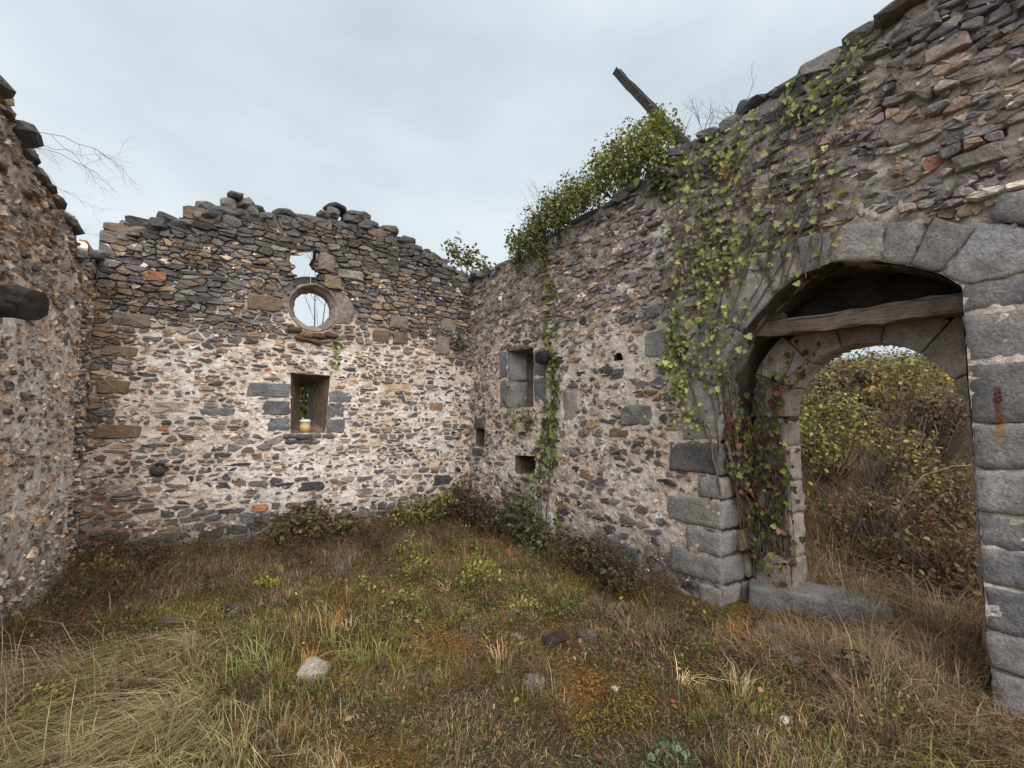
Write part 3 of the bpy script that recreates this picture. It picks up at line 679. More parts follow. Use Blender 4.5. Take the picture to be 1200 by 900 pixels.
# ================================================================== RIGHT WALL WITH THE DOORWAY
rw = thing('rubble_wall', 'long ruined rubble wall with an arched doorway, ivy and bushes on its top', 'wall', (3.65, 3.8, 0))
R_TOP = interp([(-.6, 3.9), (0, 3.92), (.4, 3.90), (.9, 3.88), (1.44, 3.84), (2.2, 3.94), (3.0, 3.99), (3.73, 4.06), (4.1, 4.16), (4.65, 4.17), (5.17, 4.20), (5.54, 4.26), (5.83, 4.28), (6.4, 4.30), (8.5, 4.25)])
ARCH = [(4.40, 1.88), (4.47, 2.08), (4.56, 2.215), (4.65, 2.32), (4.77, 2.445), (4.92, 2.575), (5.11, 2.69), (5.31, 2.725), (5.46, 2.70), (5.615, 2.65), (5.77, 2.575), (5.91, 2.485), (6.0, 2.385)]
DOOR = [(4.40, -.5)] + ARCH + [(6.0, -.5)]
OC, OR2, OSP = 5.325, .565, 1.61
o_arch = [(OC - OR2 * math.cos(a), OSP + OR2 * math.sin(a)) for a in np.linspace(0, math.pi, 25)]
ODOOR = [(OC - OR2, -.5)] + o_arch + [(OC + OR2, -.5)]
r_win = [(1.14, 1.745), (1.735, 1.75), (1.745, 2.56), (1.13, 2.585)]
r_nich = [(1.30, .82), (1.77, .85), (1.78, 1.10), (1.30, 1.08)]
r_slot = [(.19, 1.15), (.45, 1.14), (.45, 1.43), (.18, 1.44)]
r_put = [(3.20, 2.225), (3.34, 2.22), (3.33, 2.29), (3.27, 2.31), (3.21, 2.28)]
def R_zone(u, z):
    b = np.interp(u, [0, .8, 1.6, 2.6, 3.6, 4.2, 4.6, 6, 7], [2.75, 2.7, 2.75, 2.75, 2.6, 2.25, 2.2, 2.2, 2.2])
    d = sstep(-.25, .35, z - b + .35 * fbm(u * 1.1, z * 1.6, 71, 3))
    d = np.maximum(d, .5 * sstep(.55, .2, z + .2 * fbm(u * 1.5, z, 74)))
    return np.clip(np.maximum(d, .35 * sstep(1.0, .3, u)), 0, 1)
def R_h(u, z):
    d = R_zone(u, z)
    h = (.003 + .013 * fbm(u * 5, z * 6, 72, 4) + .007 * fbm(u * 18, z * 24, 172, 3)) * (1 - d) + (-.006 + .024 * fbm(u * 6, z * 9, 73, 4) + .012 * fbm(u * 18, z * 26, 173, 3)) * d
    for (cu, cz, r, dp) in ((2.5, 2.02, .04, .10), (3.05, 3.05, .05, .10), (3.36, 2.92, .035, .09), (2.9, 3.3, .05, .08), (3.95, 2.1, .04, .08), (2.05, 3.0, .05, .1), (3.55, 1.85, .06, .05), (2.7, 2.75, .06, .08), (4.4, 3.2, .07, .1), (5.05, 3.35, .05, .09), (6.15, 3.25, .08, .1), (5.7, 3.7, .08, .1), (2.25, 3.6, .09, .12)):
        h = h - dp * np.exp(-(((u - cu) / r) ** 2 + ((z - cz) / (r * .7)) ** 2) ** 2)
    return h
def R_c(u, z):
    d = R_zone(u, z)[..., None]; w = sstep(-.3, .5, fbm(u * 1.2, z * 1.2, 75))[..., None]
    c = MORT * (1 - w) + MORT_W * w
    pale = (sstep(.18, .45, fbm(u * 3.2, z * 4, 76, 4)) * sstep(4.0, 3.3, z) * (.45 + .55 * sstep(5.6, 4.2, u)))[..., None]
    br = np.array([.40, .345, .31]); dc = br * (1 - pale) + MORT_W * .92 * pale
    c = c * (1 - d) + dc * d
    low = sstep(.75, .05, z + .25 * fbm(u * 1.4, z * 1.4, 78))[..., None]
    wht = np.exp(-(((u - 2.08) / .12) ** 2 + ((z - .3) / .22) ** 2))[..., None]
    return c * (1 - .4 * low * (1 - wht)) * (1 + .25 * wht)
def R_pal(u, z, d, rng):
    hi = sstep(3.75, 3.95, z); lo = sstep(.8, .2, z)
    return mixed_palette(rng, len(u), [(PAL_PNT, (1 - d) * (1 - lo)), (PAL_ROUGH, d * (1 - hi)), (PAL_DARK, d * hi * 1.2), (PAL_BASE, lo * .9)]) * (1 + .42 * d[:, None]) * (np.array([1, 1, 1]) * (1 - d[:, None]) + np.array([.98, 1.0, 1.03]) * d[:, None])
# jamb and pier blocks are built below as dressed blocks; keep rubble out of their places
QB = [(4.05, 4.43, 1.98, 1.40), (3.90, 4.43, 1.385, 1.11), (4.20, 4.42, 1.085, .90), (3.865, 4.41, .885, .64), (4.055, 4.40, .615, .415), (3.87, 4.40, .395, .175), (4.17, 4.39, .15, -.08)]
PB = [(6.0, 6.72, 2.385, 2.225), (6.0, 6.62, 2.21, 1.935), (6.0, 6.75, 1.92, 1.575), (6.0, 6.60, 1.56, 1.315), (6.0, 6.74, 1.30, 1.065), (6.0, 6.58, 1.05, .875), (6.0, 6.70, .86, .665), (6.0, 6.62, .65, .415), (6.0, 6.72, .40, .21), (6.0, 6.64, .195, -.1)]
VOUS = [((4.40, 1.88), (4.65, 2.32), (4.30, 2.52), (4.12, 2.02)), ((4.65, 2.32), (4.92, 2.575), (4.72, 2.86), (4.30, 2.52)), ((4.92, 2.575), (5.11, 2.69), (5.06, 2.98), (4.80, 2.91)),
        ((5.11, 2.69), (5.31, 2.725), (5.335, 2.97), (5.10, 2.98)), ((5.31, 2.725), (5.615, 2.65), (5.65, 2.92), (5.355, 2.98)), ((5.615, 2.65), (5.77, 2.575), (5.88, 2.84), (5.67, 2.91)),
        ((5.77, 2.575), (5.91, 2.485), (6.08, 2.72), (5.90, 2.835)), ((5.91, 2.485), (6.0, 2.385), (6.68, 2.43), (6.62, 2.86))]
VOUS[7] = ((5.91, 2.485), (6.0, 2.39), (6.66, 2.41), (6.10, 2.75)); VEXT = ((6.12, 2.75), (6.68, 2.425), (6.75, 2.84), (6.2, 2.87))
blk_polys = [rect(a, b_, d, c) for a, b_, c, d in QB] + [rect(a, b_, d - .015, c + .012) for a, b_, c, d in PB] + [list(v) for v in VOUS] + [list(VEXT)]
WJ = [(.90, 1.125, 2.17, 2.585), (.92, 1.13, 1.74, 2.155), (1.745, 2.02, 2.15, 2.53), (1.745, 2.03, 1.755, 2.135)]
R_MAN = [man(a, b_, c, d, (.185, .185, .195), .016, 'jamb_block') for a, b_, c, d in WJ]
R_MAN += [man(.15, .5, 1.44, 1.60, (.11, .11, .115), .03), man(.10, .44, 1.0, 1.12, (.10, .095, .095), .02), man(1.95, 2.15, .12, .42, (.62, .58, .54), .02), man(1.75, 1.95, .3, .45, (.60, .55, .50), .012), man(3.62, 3.92, 2.20, 2.47, (.24, .235, .23), .02),
          man(3.28, 3.72, 1.52, 1.74, (.19, .185, .18), .018), man(2.35, 2.62, 1.55, 1.95, (.33, .30, .275), .01), man(3.0, 3.5, .06, .26, (.11, .11, .115), .04), man(2.45, 2.85, .05, .16, (.10, .10, .105), .05), man(3.1, 3.4, 1.40, 1.49, (.20, .155, .115), .012),
          man(4.25, 4.5, 3.45, 3.56, (.21, .20, .20), .03), man(5.9, 6.12, 3.84, 3.93, (.36, .28, .24), .03), man(6.0, 6.22, 3.08, 3.18, (.25, .225, .20), .04),
          man(5.30, 5.52, 3.36, 3.45, (.26, .24, .235), .02), man(5.32, 5.55, 3.98, 4.10, (.15, .14, .14), .05), man(5.75, 6.0, 4.06, 4.15, (.15, .14, .135), .05)]
holes = [DOOR, r_win, r_nich, r_slot, r_put]
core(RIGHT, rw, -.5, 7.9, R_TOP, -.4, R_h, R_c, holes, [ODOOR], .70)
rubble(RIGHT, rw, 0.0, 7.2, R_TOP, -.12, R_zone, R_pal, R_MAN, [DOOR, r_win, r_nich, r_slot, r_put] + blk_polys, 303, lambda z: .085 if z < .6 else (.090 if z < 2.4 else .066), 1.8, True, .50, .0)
capping(RIGHT, rw, -.1, 7.2, R_TOP, rc_, PAL_DARK, 1, (.2, .5), (.06, .13))
for nm, pl, bk, dp, c in (('window_niche', r_win, [(1.42, 1.80), (1.90, 1.80), (1.90, 2.50), (1.42, 2.50)], .42, (.20, .165, .135)), ('wall_niche', r_nich, rect(1.34, 1.76, .86, 1.06), .30, (.17, .125, .095)), ('wall_niche', r_slot, rect(.22, .42, 1.18, 1.40), .28, (.14, .11, .09)), ('putlog_hole', r_put, rect(3.22, 3.32, 2.23, 2.29), .3, (.12, .10, .085))):
    tn_ = tunnel(RIGHT, rw, pl, bk, -.006, -dp, c, nm, close=True, rows=8, per=48, rough=.012, seed=9)
    if nm == 'window_niche': wniche = tn_
obj('lintel', hexa(RIGHT, [(1.10, 2.59), (1.82, 2.555), (1.82, 2.62), (1.10, 2.66)], .012, -.3, (.20, .165, .14), r1, .012), M_STONE, wniche)
for (z0, z1) in ((1.755, 2.13), (2.145, 2.57)):      # dressed reveal stones on the far side of the niche
    obj('reveal_block', hexa(RIGHT, [(1.126, z0), (1.142, z0), (1.142, z1), (1.126, z1)], -.012, -.22, (.17, .172, .182), r1, .006, 2, .003, back=[(1.24, z0 + .01), (1.30, z0 + .01), (1.30, z1 - .01), (1.24, z1 - .01)]), M_BLOCK, wniche)

# door embrasure: left reveal and vault of the arch as rough surfaces behind the blocks
emb = [(4.372, -.5), (4.372, 1.80)] + [(u + (.006 if u < 5.3 else -.006), z - .006) for u, z in ARCH] + [(5.995, -.5)]
def strip(wall, pts, n0, n1, rows, colr, name, root, rough=.02, seed=1, close=False, keep=None, mat=None):
    p = np.array(pts); s = np.concatenate([[0], np.cumsum(np.linalg.norm(np.diff(p, axis=0), axis=1))]); m = int(s[-1] / .035)
    t = np.linspace(0, s[-1], m); A = np.stack([np.interp(t, s, p[:, 0]), np.interp(t, s, p[:, 1])], -1)
    T = np.gradient(A, axis=0); T /= np.linalg.norm(T, axis=1)[:, None]; Nn = np.stack([T[:, 1], -T[:, 0]], -1)
    V = []; C = []
    for r in range(rows + 1):
        n = n0 + (n1 - n0) * r / rows; k = fbm(t * 5, np.full(m, r * .45), seed, 4)
        q = A + Nn * (rough * k)[:, None] * (0.2 if r == 0 else 1)
        V.append(wall.p(q[:, 0], q[:, 1], n)); C.append(np.asarray(colr) * (1 + .4 * fbm(t * 4, np.full(m, r * .4), seed + 5, 3))[:, None])
    idx = np.arange((rows + 1) * m).reshape(rows + 1, m)
    Q = np.stack([idx[:-1, :-1], idx[:-1, 1:], idx[1:, 1:], idx[1:, :-1]], -1).reshape(-1, 4)
    return obj(name, mesh_from(name, np.vstack(V), [Q], np.clip(np.vstack(C), 0, 1)), mat or M_MORTAR, root)
doorway = strip(RIGHT, emb, -.004, -.50, 16, (.105, .082, .066), 'doorway', rw, .016, 13)  # reveal and vault colour darkened to paint in the embrasure's shade
# wall that closes the embrasure above the outer arch
n_l = -.50
ring_ = np.array([[OC - (OR2 + .02) * math.cos(a), OSP + (OR2 + .02) * math.sin(a)] for a in np.linspace(0, math.pi, 60)])
low = np.vstack([[[OC - OR2 - .02, -.5]], ring_, [[OC + OR2 + .02, -.5]]])
up_ = resample(emb, 400)
def lunette():
    p = np.array(emb); s = np.concatenate([[0], np.cumsum(np.linalg.norm(np.diff(p, axis=0), axis=1))]); s2 = np.concatenate([[0], np.cumsum(np.linalg.norm(np.diff(low, axis=0), axis=1))])
    m = 120; t = np.linspace(0, 1, m)
    A = np.stack([np.interp(t * s[-1], s, p[:, 0]), np.interp(t * s[-1], s, p[:, 1])], -1); B = np.stack([np.interp(t * s2[-1], s2, low[:, 0]), np.interp(t * s2[-1], s2, low[:, 1])], -1)
    V = []; C = []; rows = 14
    for r in range(rows + 1):
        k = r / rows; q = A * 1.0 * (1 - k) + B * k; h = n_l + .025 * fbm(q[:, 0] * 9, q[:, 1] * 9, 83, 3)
        V.append(RIGHT.p(q[:, 0], q[:, 1], h)); C.append(np.array([.075, .06, .05]) * (1 + .4 * fbm(q[:, 0] * 6, q[:, 1] * 6, 84, 3))[:, None])  # dark base colour stands in for the unlit recess above the outer arch
    idx = np.arange((rows + 1) * m).reshape(rows + 1, m)
    Q = np.stack([idx[:-1, :-1], idx[:-1, 1:], idx[1:, 1:], idx[1:, :-1]], -1).reshape(-1, 4)
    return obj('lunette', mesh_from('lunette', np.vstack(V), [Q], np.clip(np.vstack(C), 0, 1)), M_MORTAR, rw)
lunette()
rd = np.random.default_rng(44)
BC = [(.175, .175, .182), (.155, .153, .158), (.195, .192, .195), (.165, .16, .158)]
dps = [.30, .36, .22, .34, .26, .34, .30]
for k, (a, b_, c, d) in enumerate(QB):
    colr = np.array(BC[k % 4]) * (.55 if k == 1 else 1) * math.exp(rd.normal() * .08)
    obj('quoin_block', hexa(RIGHT, [(a, d), (b_, d + .004), (b_, c), (a, c - .004)], .016, -dps[k], colr, rd, .014), M_BLOCK, doorway)
# second row of reveal stones deeper in the embrasure
for k, (a, b_, c, d) in enumerate(QB[1:]):
    obj('reveal_block', hexa(RIGHT, [(4.34, d + .01), (4.425, d + .012), (4.425, c - .01), (4.34, c - .012)], -dps[k + 1] - .012, -.49, np.array([.20, .165, .135]) * math.exp(rd.normal() * .15), rd, .012, 2), M_STONE, doorway)
STAIN = None
for k, (a, b_, c, d) in enumerate(PB):
    colr = np.array([(.185, .182, .19), (.195, .192, .198), (.15, .15, .152), (.175, .172, .172), (.19, .19, .198), (.17, .172, .182), (.18, .182, .192), (.185, .185, .195), (.175, .175, .18), (.19, .188, .195)][k]) * math.exp(rd.normal() * .13)
    o = obj('pier_block', hexa(RIGHT, [(a, d + rd.normal() * .004), (b_, d + rd.normal() * .004), (b_, c), (a, c)], .020 + rd.normal() * .008, -.42, colr, rd, .011, 5, .006), M_BLOCK, doorway)
    if k in (2, 3): STAIN = (STAIN or []) + [o]
for k, v in enumerate(VOUS + [VEXT]):
    colr = np.array(BC[(k + 1) % 4]) * math.exp(rd.normal() * .08) * 1.08
    cc = np.mean(v, axis=0); q = [tuple(cc + (np.array(p) - cc) * .975) for p in v]
    obj('voussoir', hexa(RIGHT, q, .018 + rd.normal() * .008, -.30, colr, rd, .011, 5, .006), M_BLOCK, doorway)
# outer door frame of dressed stone
FT = (-.445, -.69)
for k in range(7):
    a0 = math.pi * k / 7 + .006; a1 = math.pi * (k + 1) / 7 - .006; am = (a0 + a1) / 2
    f = lambda a, r: (OC - r * math.cos(a), OSP + r * math.sin(a))
    ro = [.30, .34, .27, .22, .27, .36, .30][k]
    # two halves would leave a chord; follow the curve with a bent block
    bm = bmesh.new(); rows = []
    for i in range(6):
        a = a0 + (a1 - a0) * i / 5
        rows.append([bm.verts.new(RIGHT.p(*f(a, r), n)) for r, n in ((OR2, FT[0]), (OR2 + ro, FT[0]), (OR2 + ro, FT[1]), (OR2, FT[1]))])
    for i in range(5):
        for j in range(4): bm.faces.new([rows[i][j], rows[i][(j + 1) % 4], rows[i + 1][(j + 1) % 4], rows[i + 1][j]])
    bm.faces.new(rows[0][::-1]); bm.faces.new(rows[-1]); bmesh.ops.recalc_face_normals(bm, faces=bm.faces)
    sharp = [e for e in bm.edges if e.calc_face_angle(0) > .8]; bmesh.ops.bevel(bm, geom=sharp, offset=.012, segments=2, profile=.6, affect='EDGES')
    me = bpy.data.meshes.new('frame_voussoir'); bm.to_mesh(me); bm.free()
    for p in me.polygons: p.use_smooth = True
    at = me.color_attributes.new('Col', 'FLOAT_COLOR', 'POINT'); c4 = np.ones((len(me.vertices), 4), np.float32); c4[:, :3] = np.array([(.24, .215, .20), (.27, .245, .23), (.25, .225, .21)][k % 3]) * math.exp(rd.normal() * .1); at.data.foreach_set('color', c4.ravel())
    obj('frame_voussoir', me, M_BLOCK, doorway)
zz = [-.1, .10, .42, .78, 1.06, 1.36, 1.60]
for side in (-1, 1):
    for k in range(6):
        w = [.36, .30, .27, .30, .26, .29][k]
        if side < 0: q = rect(OC - OR2 - w, OC - OR2, zz[k] + .004, zz[k + 1] - .004)
        else: q = rect(OC + OR2, OC + OR2 + .16, zz[k] + .004, zz[k + 1] - .004)
        obj('frame_jamb_block', hexa(RIGHT, q, FT[0] + rd.normal() * .006 + (.03 if k < 2 and side < 0 else 0), FT[1], np.array([.205, .18, .165] if side < 0 else [.235, .20, .18]) * math.exp(rd.normal() * .1), rd, .016, 3, .008), M_BLOCK, doorway)
# rust streak below a lost iron pin, on two pier blocks
def rusty():
    m = M_BLOCK.copy(); m.name = 'rust_stained_stone'; nt = m.node_tree; b = nt.nodes['Principled BSDF']; src = b.inputs['Base Color'].links[0].from_socket
    pos = position(nt); sx = nt.nodes.new('ShaderNodeSeparateXYZ'); nt.links.new(pos, sx.inputs[0])
    def mr(v, a, b_, c=0, d=1):
        r = nt.nodes.new('ShaderNodeMapRange'); r.interpolation_type = 'SMOOTHSTEP'; nt.links.new(v, r.inputs[0])
        for i, x in zip((1, 2, 3, 4), (a, b_, c, d)): r.inputs[i].default_value = x
        return r.outputs[0]
    def mul(a, b_):
        k = nt.nodes.new('ShaderNodeMath'); k.operation = 'MULTIPLY'; nt.links.new(a, k.inputs[0]); nt.links.new(b_, k.inputs[1]); return k.outputs[0]
    ad = nt.nodes.new('ShaderNodeMath'); ad.operation = 'MULTIPLY_ADD'; nt.links.new(noise(nt, pos, 25, 3), ad.inputs[0]); ad.inputs[1].default_value = .03; nt.links.new(sx.outputs[1], ad.inputs[2])
    yc = STAIN_Y
    band = mul(mr(ad.outputs[0], yc - .026 + .015, yc - .008 + .015), mr(ad.outputs[0], yc + .026 + .015, yc + .008 + .015))
    zf = mul(mr(sx.outputs[2], 1.42, 1.56), mr(sx.outputs[2], 1.79, 1.77))
    n_ = ramp(nt, sx.outputs[2], [(.0, (.3, .14, .02)), (1.0, (.3, .14, .02))])
    zr = mr(sx.outputs[2], 1.50, 1.72); cr = ramp(nt, zr, [(0, (.36, .20, .03)), (.45, (.30, .07, .012)), (1, (.09, .016, .010))])
    rg = ramp(nt, noise(nt, pos, 60, 5, .75), [(.36, .25), (.56, 1.0)]); out = mix(nt, src, cr, mul(mul(band, zf), rg)); nt.links.new(out, b.inputs['Base Color']); return m
STAIN_Y = float(RIGHT.p(6.115, 1.6)[1])
mrs = rusty()
for o in STAIN: o.data.materials.clear(); o.data.materials.append(mrs)

# ================================================================== TIMBERS, THRESHOLD AND SMALL THINGS
def beam_mesh(p0, p1, w, h, up, colr, rng, segs=14, rough=.006, bev=.25, taper=1.0, wob=.008):
    p0, p1 = np.array(p0, float), np.array(p1, float); L = np.linalg.norm(p1 - p0); D = (p1 - p0) / L
    S = np.cross(D, up); S /= np.linalg.norm(S); U2 = np.cross(S, D); V = []
    sec = []
    for (a, b_) in ((1, 1), (-1, 1), (-1, -1), (1, -1)):
        e1 = (a * (1 - bev * .5), b_) if a * b_ > 0 else (a, b_ * (1 - bev)); e2 = (a, b_ * (1 - bev)) if a * b_ > 0 else (a * (1 - bev * .5), b_)
        sec += [e1, e2]
    k = len(sec)
    for i in range(segs + 1):
        t = i / segs; tp = 1 + (taper - 1) * t; wx, wy = wob * 3 * float(fbm(t * 5 + w * 50, h * 30, 7, 3)), wob * 3 * float(fbm(t * 6 + 9, w * 30, 8, 3))
        for (a, b_) in sec:
            V.append((p0 + (p1 - p0) * t + S * (a * w / 2 * tp + wx * .4 + rng.normal() * rough) + U2 * (b_ * h / 2 * tp + wy * .4 + rng.normal() * rough)).tolist())
    V = np.array(V); j = np.arange(k); j2 = (j + 1) % k
    Q = np.vstack([np.stack([i * k + j, i * k + j2, (i + 1) * k + j2, (i + 1) * k + j], -1) for i in range(segs)])
    n = len(V); V = np.vstack([V, p0 - D * .01, p1 + D * .01])
    T = np.vstack([np.stack([np.full(k, n), j2, j], -1), np.stack([np.full(k, n + 1), segs * k + j, segs * k + j2], -1)])
    return mesh_from('beam', V, [Q, T], np.tile(colr, (len(V), 1)), False)
UPZ = np.array([0, 0, 1.0])
def rp3(u, z, n): return RIGHT.p(u, z, n)
tb = np.random.default_rng(8)
o = obj('wooden_beam', beam_mesh(rp3(4.50, 2.365, -.29), rp3(6.06, 2.318, -.26), .17, .125, UPZ, (.27, .205, .165), tb, 18, .004), make_wood('grey_oak', (7, 7, 60)))
tag(o, 'weathered grey wooden beam spanning the arched doorway under its vault', 'beam')
o = obj('wood_offcut', beam_mesh(rp3(4.70, 2.445, -.30), rp3(4.86, 2.455, -.30), .09, .05, UPZ, (.24, .185, .15), tb, 5, .006), M_WOOD)
tag(o, 'short wooden block lying on the doorway beam near its ivy end', 'wood block')
o = obj('roof_timber', beam_mesh(rp3(4.16, 4.10, -.30), (4.0, 3.91, 5.91), .085, .10, UPZ, (.06, .05, .042), tb, 16, .0025, taper=.86, wob=.006), M_WOOD)
tag(o, 'long dark roof timber leaning up from the ivy on the wall top', 'beam')
# charred beam ends
def log(name, a, b_, r, label, colr):
    a, b_ = np.array(a, float), np.array(b_, float); t = np.linspace(0, 1, 9)[:, None]; pts = a + (b_ - a) * t
    pts[1:-1] += tb.normal(size=(7, 3)) * .006; rad = r * (1 + .05 * tb.standard_normal(9)); rad[-1] *= .93
    V, P = tube_geo(pts, rad, 18, True, .07, tb); V[-1] += (b_ - a) / np.linalg.norm(b_ - a) * .012
    return tag(obj(name, mesh_from(name, V, P, np.tile(colr, (len(V), 1)), False), M_BARK), label, 'beam')
log('beam_stub', (-1.75, 4.22, 2.40), (-.98, 3.86, 2.275), .098, 'charred round beam end jutting from the wall without openings', (.045, .035, .030))
log('beam_stub', RIGHT.p(2.05, 2.42, -.2), RIGHT.p(2.12, 2.36, .20), .085, 'black charred beam end beside the ivy strand and the blocked niche window', (.022, .020, .020))
for (u, z, hgt, lab) in ((4.64, 4.20, .20, 'dark pointed stone standing on the wall top next to the leaning timber'), (5.155, 4.22, .18, 'dark narrow stone standing on the wall top above the vine tufts')):
    V, P = lump_geo((0, 0, 0), (.11, .12, hgt * 1.5), tb, power=.7, rough=.2)
    V[:, :2] *= (1 - .45 * np.clip(V[:, 2:3] / hgt, -.2, 1))
    tag(obj('standing_stone', mesh_from('standing_stone', RIGHT.p(u + V[:, 0] + V[:, 2] * .15, z + .06 + V[:, 2], -.12 + V[:, 1]), [P[0][:, ::-1]], np.tile((.06, .056, .06), (len(V), 1)), False), M_STONE), lab, 'stone')
# threshold slab
thr = bmesh.new()
fb0, fb1 = np.array([3.86, 2.36]), np.array([4.26, 1.50]); dv = (fb1 - fb0); ln = np.linalg.norm(dv); dv /= ln; nv = np.array([-dv[1], dv[0]]); nv = nv if nv[0] > 0 else -nv
class _F:      # a small frame so that the slab can use the block builder
    def p(s, u, z, n): q = fb0 + dv * u - nv * n; return np.array([q[0], q[1], z])
thr.free()
me = hexa(_F(), [(0, -.12), (ln, -.10), (ln + .02, .185), (0, .17)], 0, -.38, (.20, .195, .19), np.random.default_rng(5), .012, 4, .005)
tag(obj('stone_slab', me, M_STONE), 'long worn grey stone slab on the ground in the arched doorway', 'stone slab')

# candle jar on the slit window sill
cj = thing('candle_jar', 'small grave candle jar with pale lid and yellow wax on the slit window sill', 'candle jar', tuple(BACK.p(2.235, 1.392, -.08)))
def lathe(prof, n=24):
    V = []; k = len(prof)
    for i in range(n):
        a = 2 * math.pi * i / n
        V += [(r * math.cos(a), r * math.sin(a), z) for r, z in prof]
    V = np.array(V); Q = np.array([[i * k + j, ((i + 1) % n) * k + j, ((i + 1) % n) * k + j + 1, i * k + j + 1] for i in range(n) for j in range(k - 1)])
    return V, Q
def simple(name, colr, rough=.5, trans=0.0):
    m, nt, b, N = new_mat(name); pos = position(nt)
    c = mix(nt, colr, ramp(nt, noise(nt, pos, 40, 4), [(.3, .8), (.7, 1.15)]), 1.0, 'MULTIPLY')
    nt.links.new(c, b.inputs['Base Color']); b.inputs['Roughness'].default_value = rough; b.inputs['Transmission Weight'].default_value = trans; return m
M_WAX = simple('yellow_wax', (.62, .42, .14), .5); M_PLAST = simple('pale_plastic', (.72, .72, .68), .4); M_JAR = simple('jar_plastic', (.66, .62, .54), .3, .25)
base = np.array(cj.location)
for nm, pr, mt in (('jar', [(.0, .0), (.055, .0), (.062, .01), (.066, .13), (.062, .148)], M_JAR), ('wax', [(.0, .012), (.0672, .02), (.0685, .115), (.0, .12)], M_WAX), ('lid', [(.063, .146), (.071, .148), (.071, .178), (.05, .192), (.0, .195)], M_PLAST)):
    V, Q = lathe(pr); obj(nm, mesh_from(nm, V + base, [Q]), mt, cj)

# loose rocks on the ground
for (x, y, sx, sy, sz, c, lab) in [(.59, 3.37, .24, .2, .075, (.50, .47, .43), 'pale grey rock half buried beside green grass tufts'), (1.69, 2.42, .14, .12, .08, (.30, .27, .25), 'small grey rock in the moss in the middle of the floor'), (2.13, 2.78, .20, .13, .08, (.05, .034, .032), 'dark reddish rotten stump lying in the dry weeds'),
                                     (2.36, 2.70, .16, .12, .07, (.16, .13, .11), 'brown stone next to the dark rotten stump'), (3.3, 1.75, .14, .1, .06, (.40, .37, .34), 'flat pale stone chip in front of the threshold slab'), (3.22, 1.66, .12, .09, .05, (.30, .26, .24), 'flat brownish stone chip in front of the threshold slab'), (3.62, 2.02, .22, .12, .08, (.2, .15, .13), 'reddish brown stone under the edge of the threshold slab'), (-.25, 4.6, .14, .1, .05, (.18, .16, .145), 'small grey stone in the dark weeds near the gable wall'), (.15, 4.5, .18, .12, .13, (.12, .10, .09), 'dark stone among the dry weeds near the gable wall'),
                                     (2.62, 1.42, .06, .05, .03, (.75, .73, .70), 'tiny white stone chip on yellow moss'), (2.05, 2.1, .07, .05, .03, (.7, .66, .5), 'tiny cream stone chip on brown moss'), (1.93, 3.02, .1, .08, .05, (.32, .26, .2), 'small tan stone in the grass near the stump')]:
    V, P = lump_geo((x, y, float(ground_h(x, y)) + sz * .12), (sx, sy, sz), tb, rotz=tb.random() * 3, power=.68, rough=.30)
    tag(obj('ground_rock', mesh_from('ground_rock', V, P, np.tile(np.array(c) * .75, (len(V), 1)), False), M_STONE), lab, 'stone')

# ================================================================== GRASS, WEEDS AND MOSS
def blades(acc, P, hgt, lean, wid, colb, colt, rng, curl=.5):
    n = len(P); H = np.asarray(hgt) * np.ones(n); Wd = np.asarray(wid) * np.ones(n)
    up = np.array([0, 0, 1.0]); Ln = np.zeros((n, 3)); Ln[:, :2] = lean
    side = np.stack([-Ln[:, 1], Ln[:, 0], np.zeros(n)], -1) + rng.standard_normal((n, 3)) * .05; side /= np.linalg.norm(side, axis=1)[:, None] + 1e-9
    rt = rng.uniform(-.6, .6, (n, 1)); side = side * np.cos(rt) + np.cross(side, up) * np.sin(rt)
    m = P + (up * .62 + Ln * .35) * H[:, None]; t = P + (up * (1 - curl * np.linalg.norm(Ln, axis=1)[:, None].clip(0, 1.5) * .45) + Ln) * H[:, None]
    w = (side * Wd[:, None]) * .5
    V = np.stack([P - w, P + w, m - w * .8, m + w * .8, t], 1).reshape(-1, 3); o = (np.arange(n) * 5)[:, None]
    T = np.concatenate([np.array([[0, 1, 3]]) + o, np.array([[0, 3, 2]]) + o, np.array([[2, 3, 4]]) + o])
    C = np.stack([colb, colb, (colb + colt) / 2, (colb + colt) / 2, colt], 1).reshape(-1, 3)
    acc.add(V, [T], C)
def left_x(y): return -1.25 - (6.8 - y) * .041
def right_x(y): return 3.5 + (6.85 - y) * .0363
def inside(x, y):
    c = (x > left_x(y) + .02) & (x < right_x(y) - .02) & (y < 6.8)
    d = (y > .9) & (y < 2.4) & (x >= right_x(y) - .05)
    return c | d
gr = np.random.default_rng(77)
STRAW = np.array([.40, .315, .185]); TANG = np.array([.30, .215, .12]); BRN = np.array([.17, .115, .070]); DBR = np.array([.085, .058, .040]); OLV = np.array([.155, .14, .045]); GRN = np.array([.19, .21, .065]); ORG = np.array([.27, .135, .04]); RDB = np.array([.27, .17, .105]); GRY = np.array([.15, .125, .105])
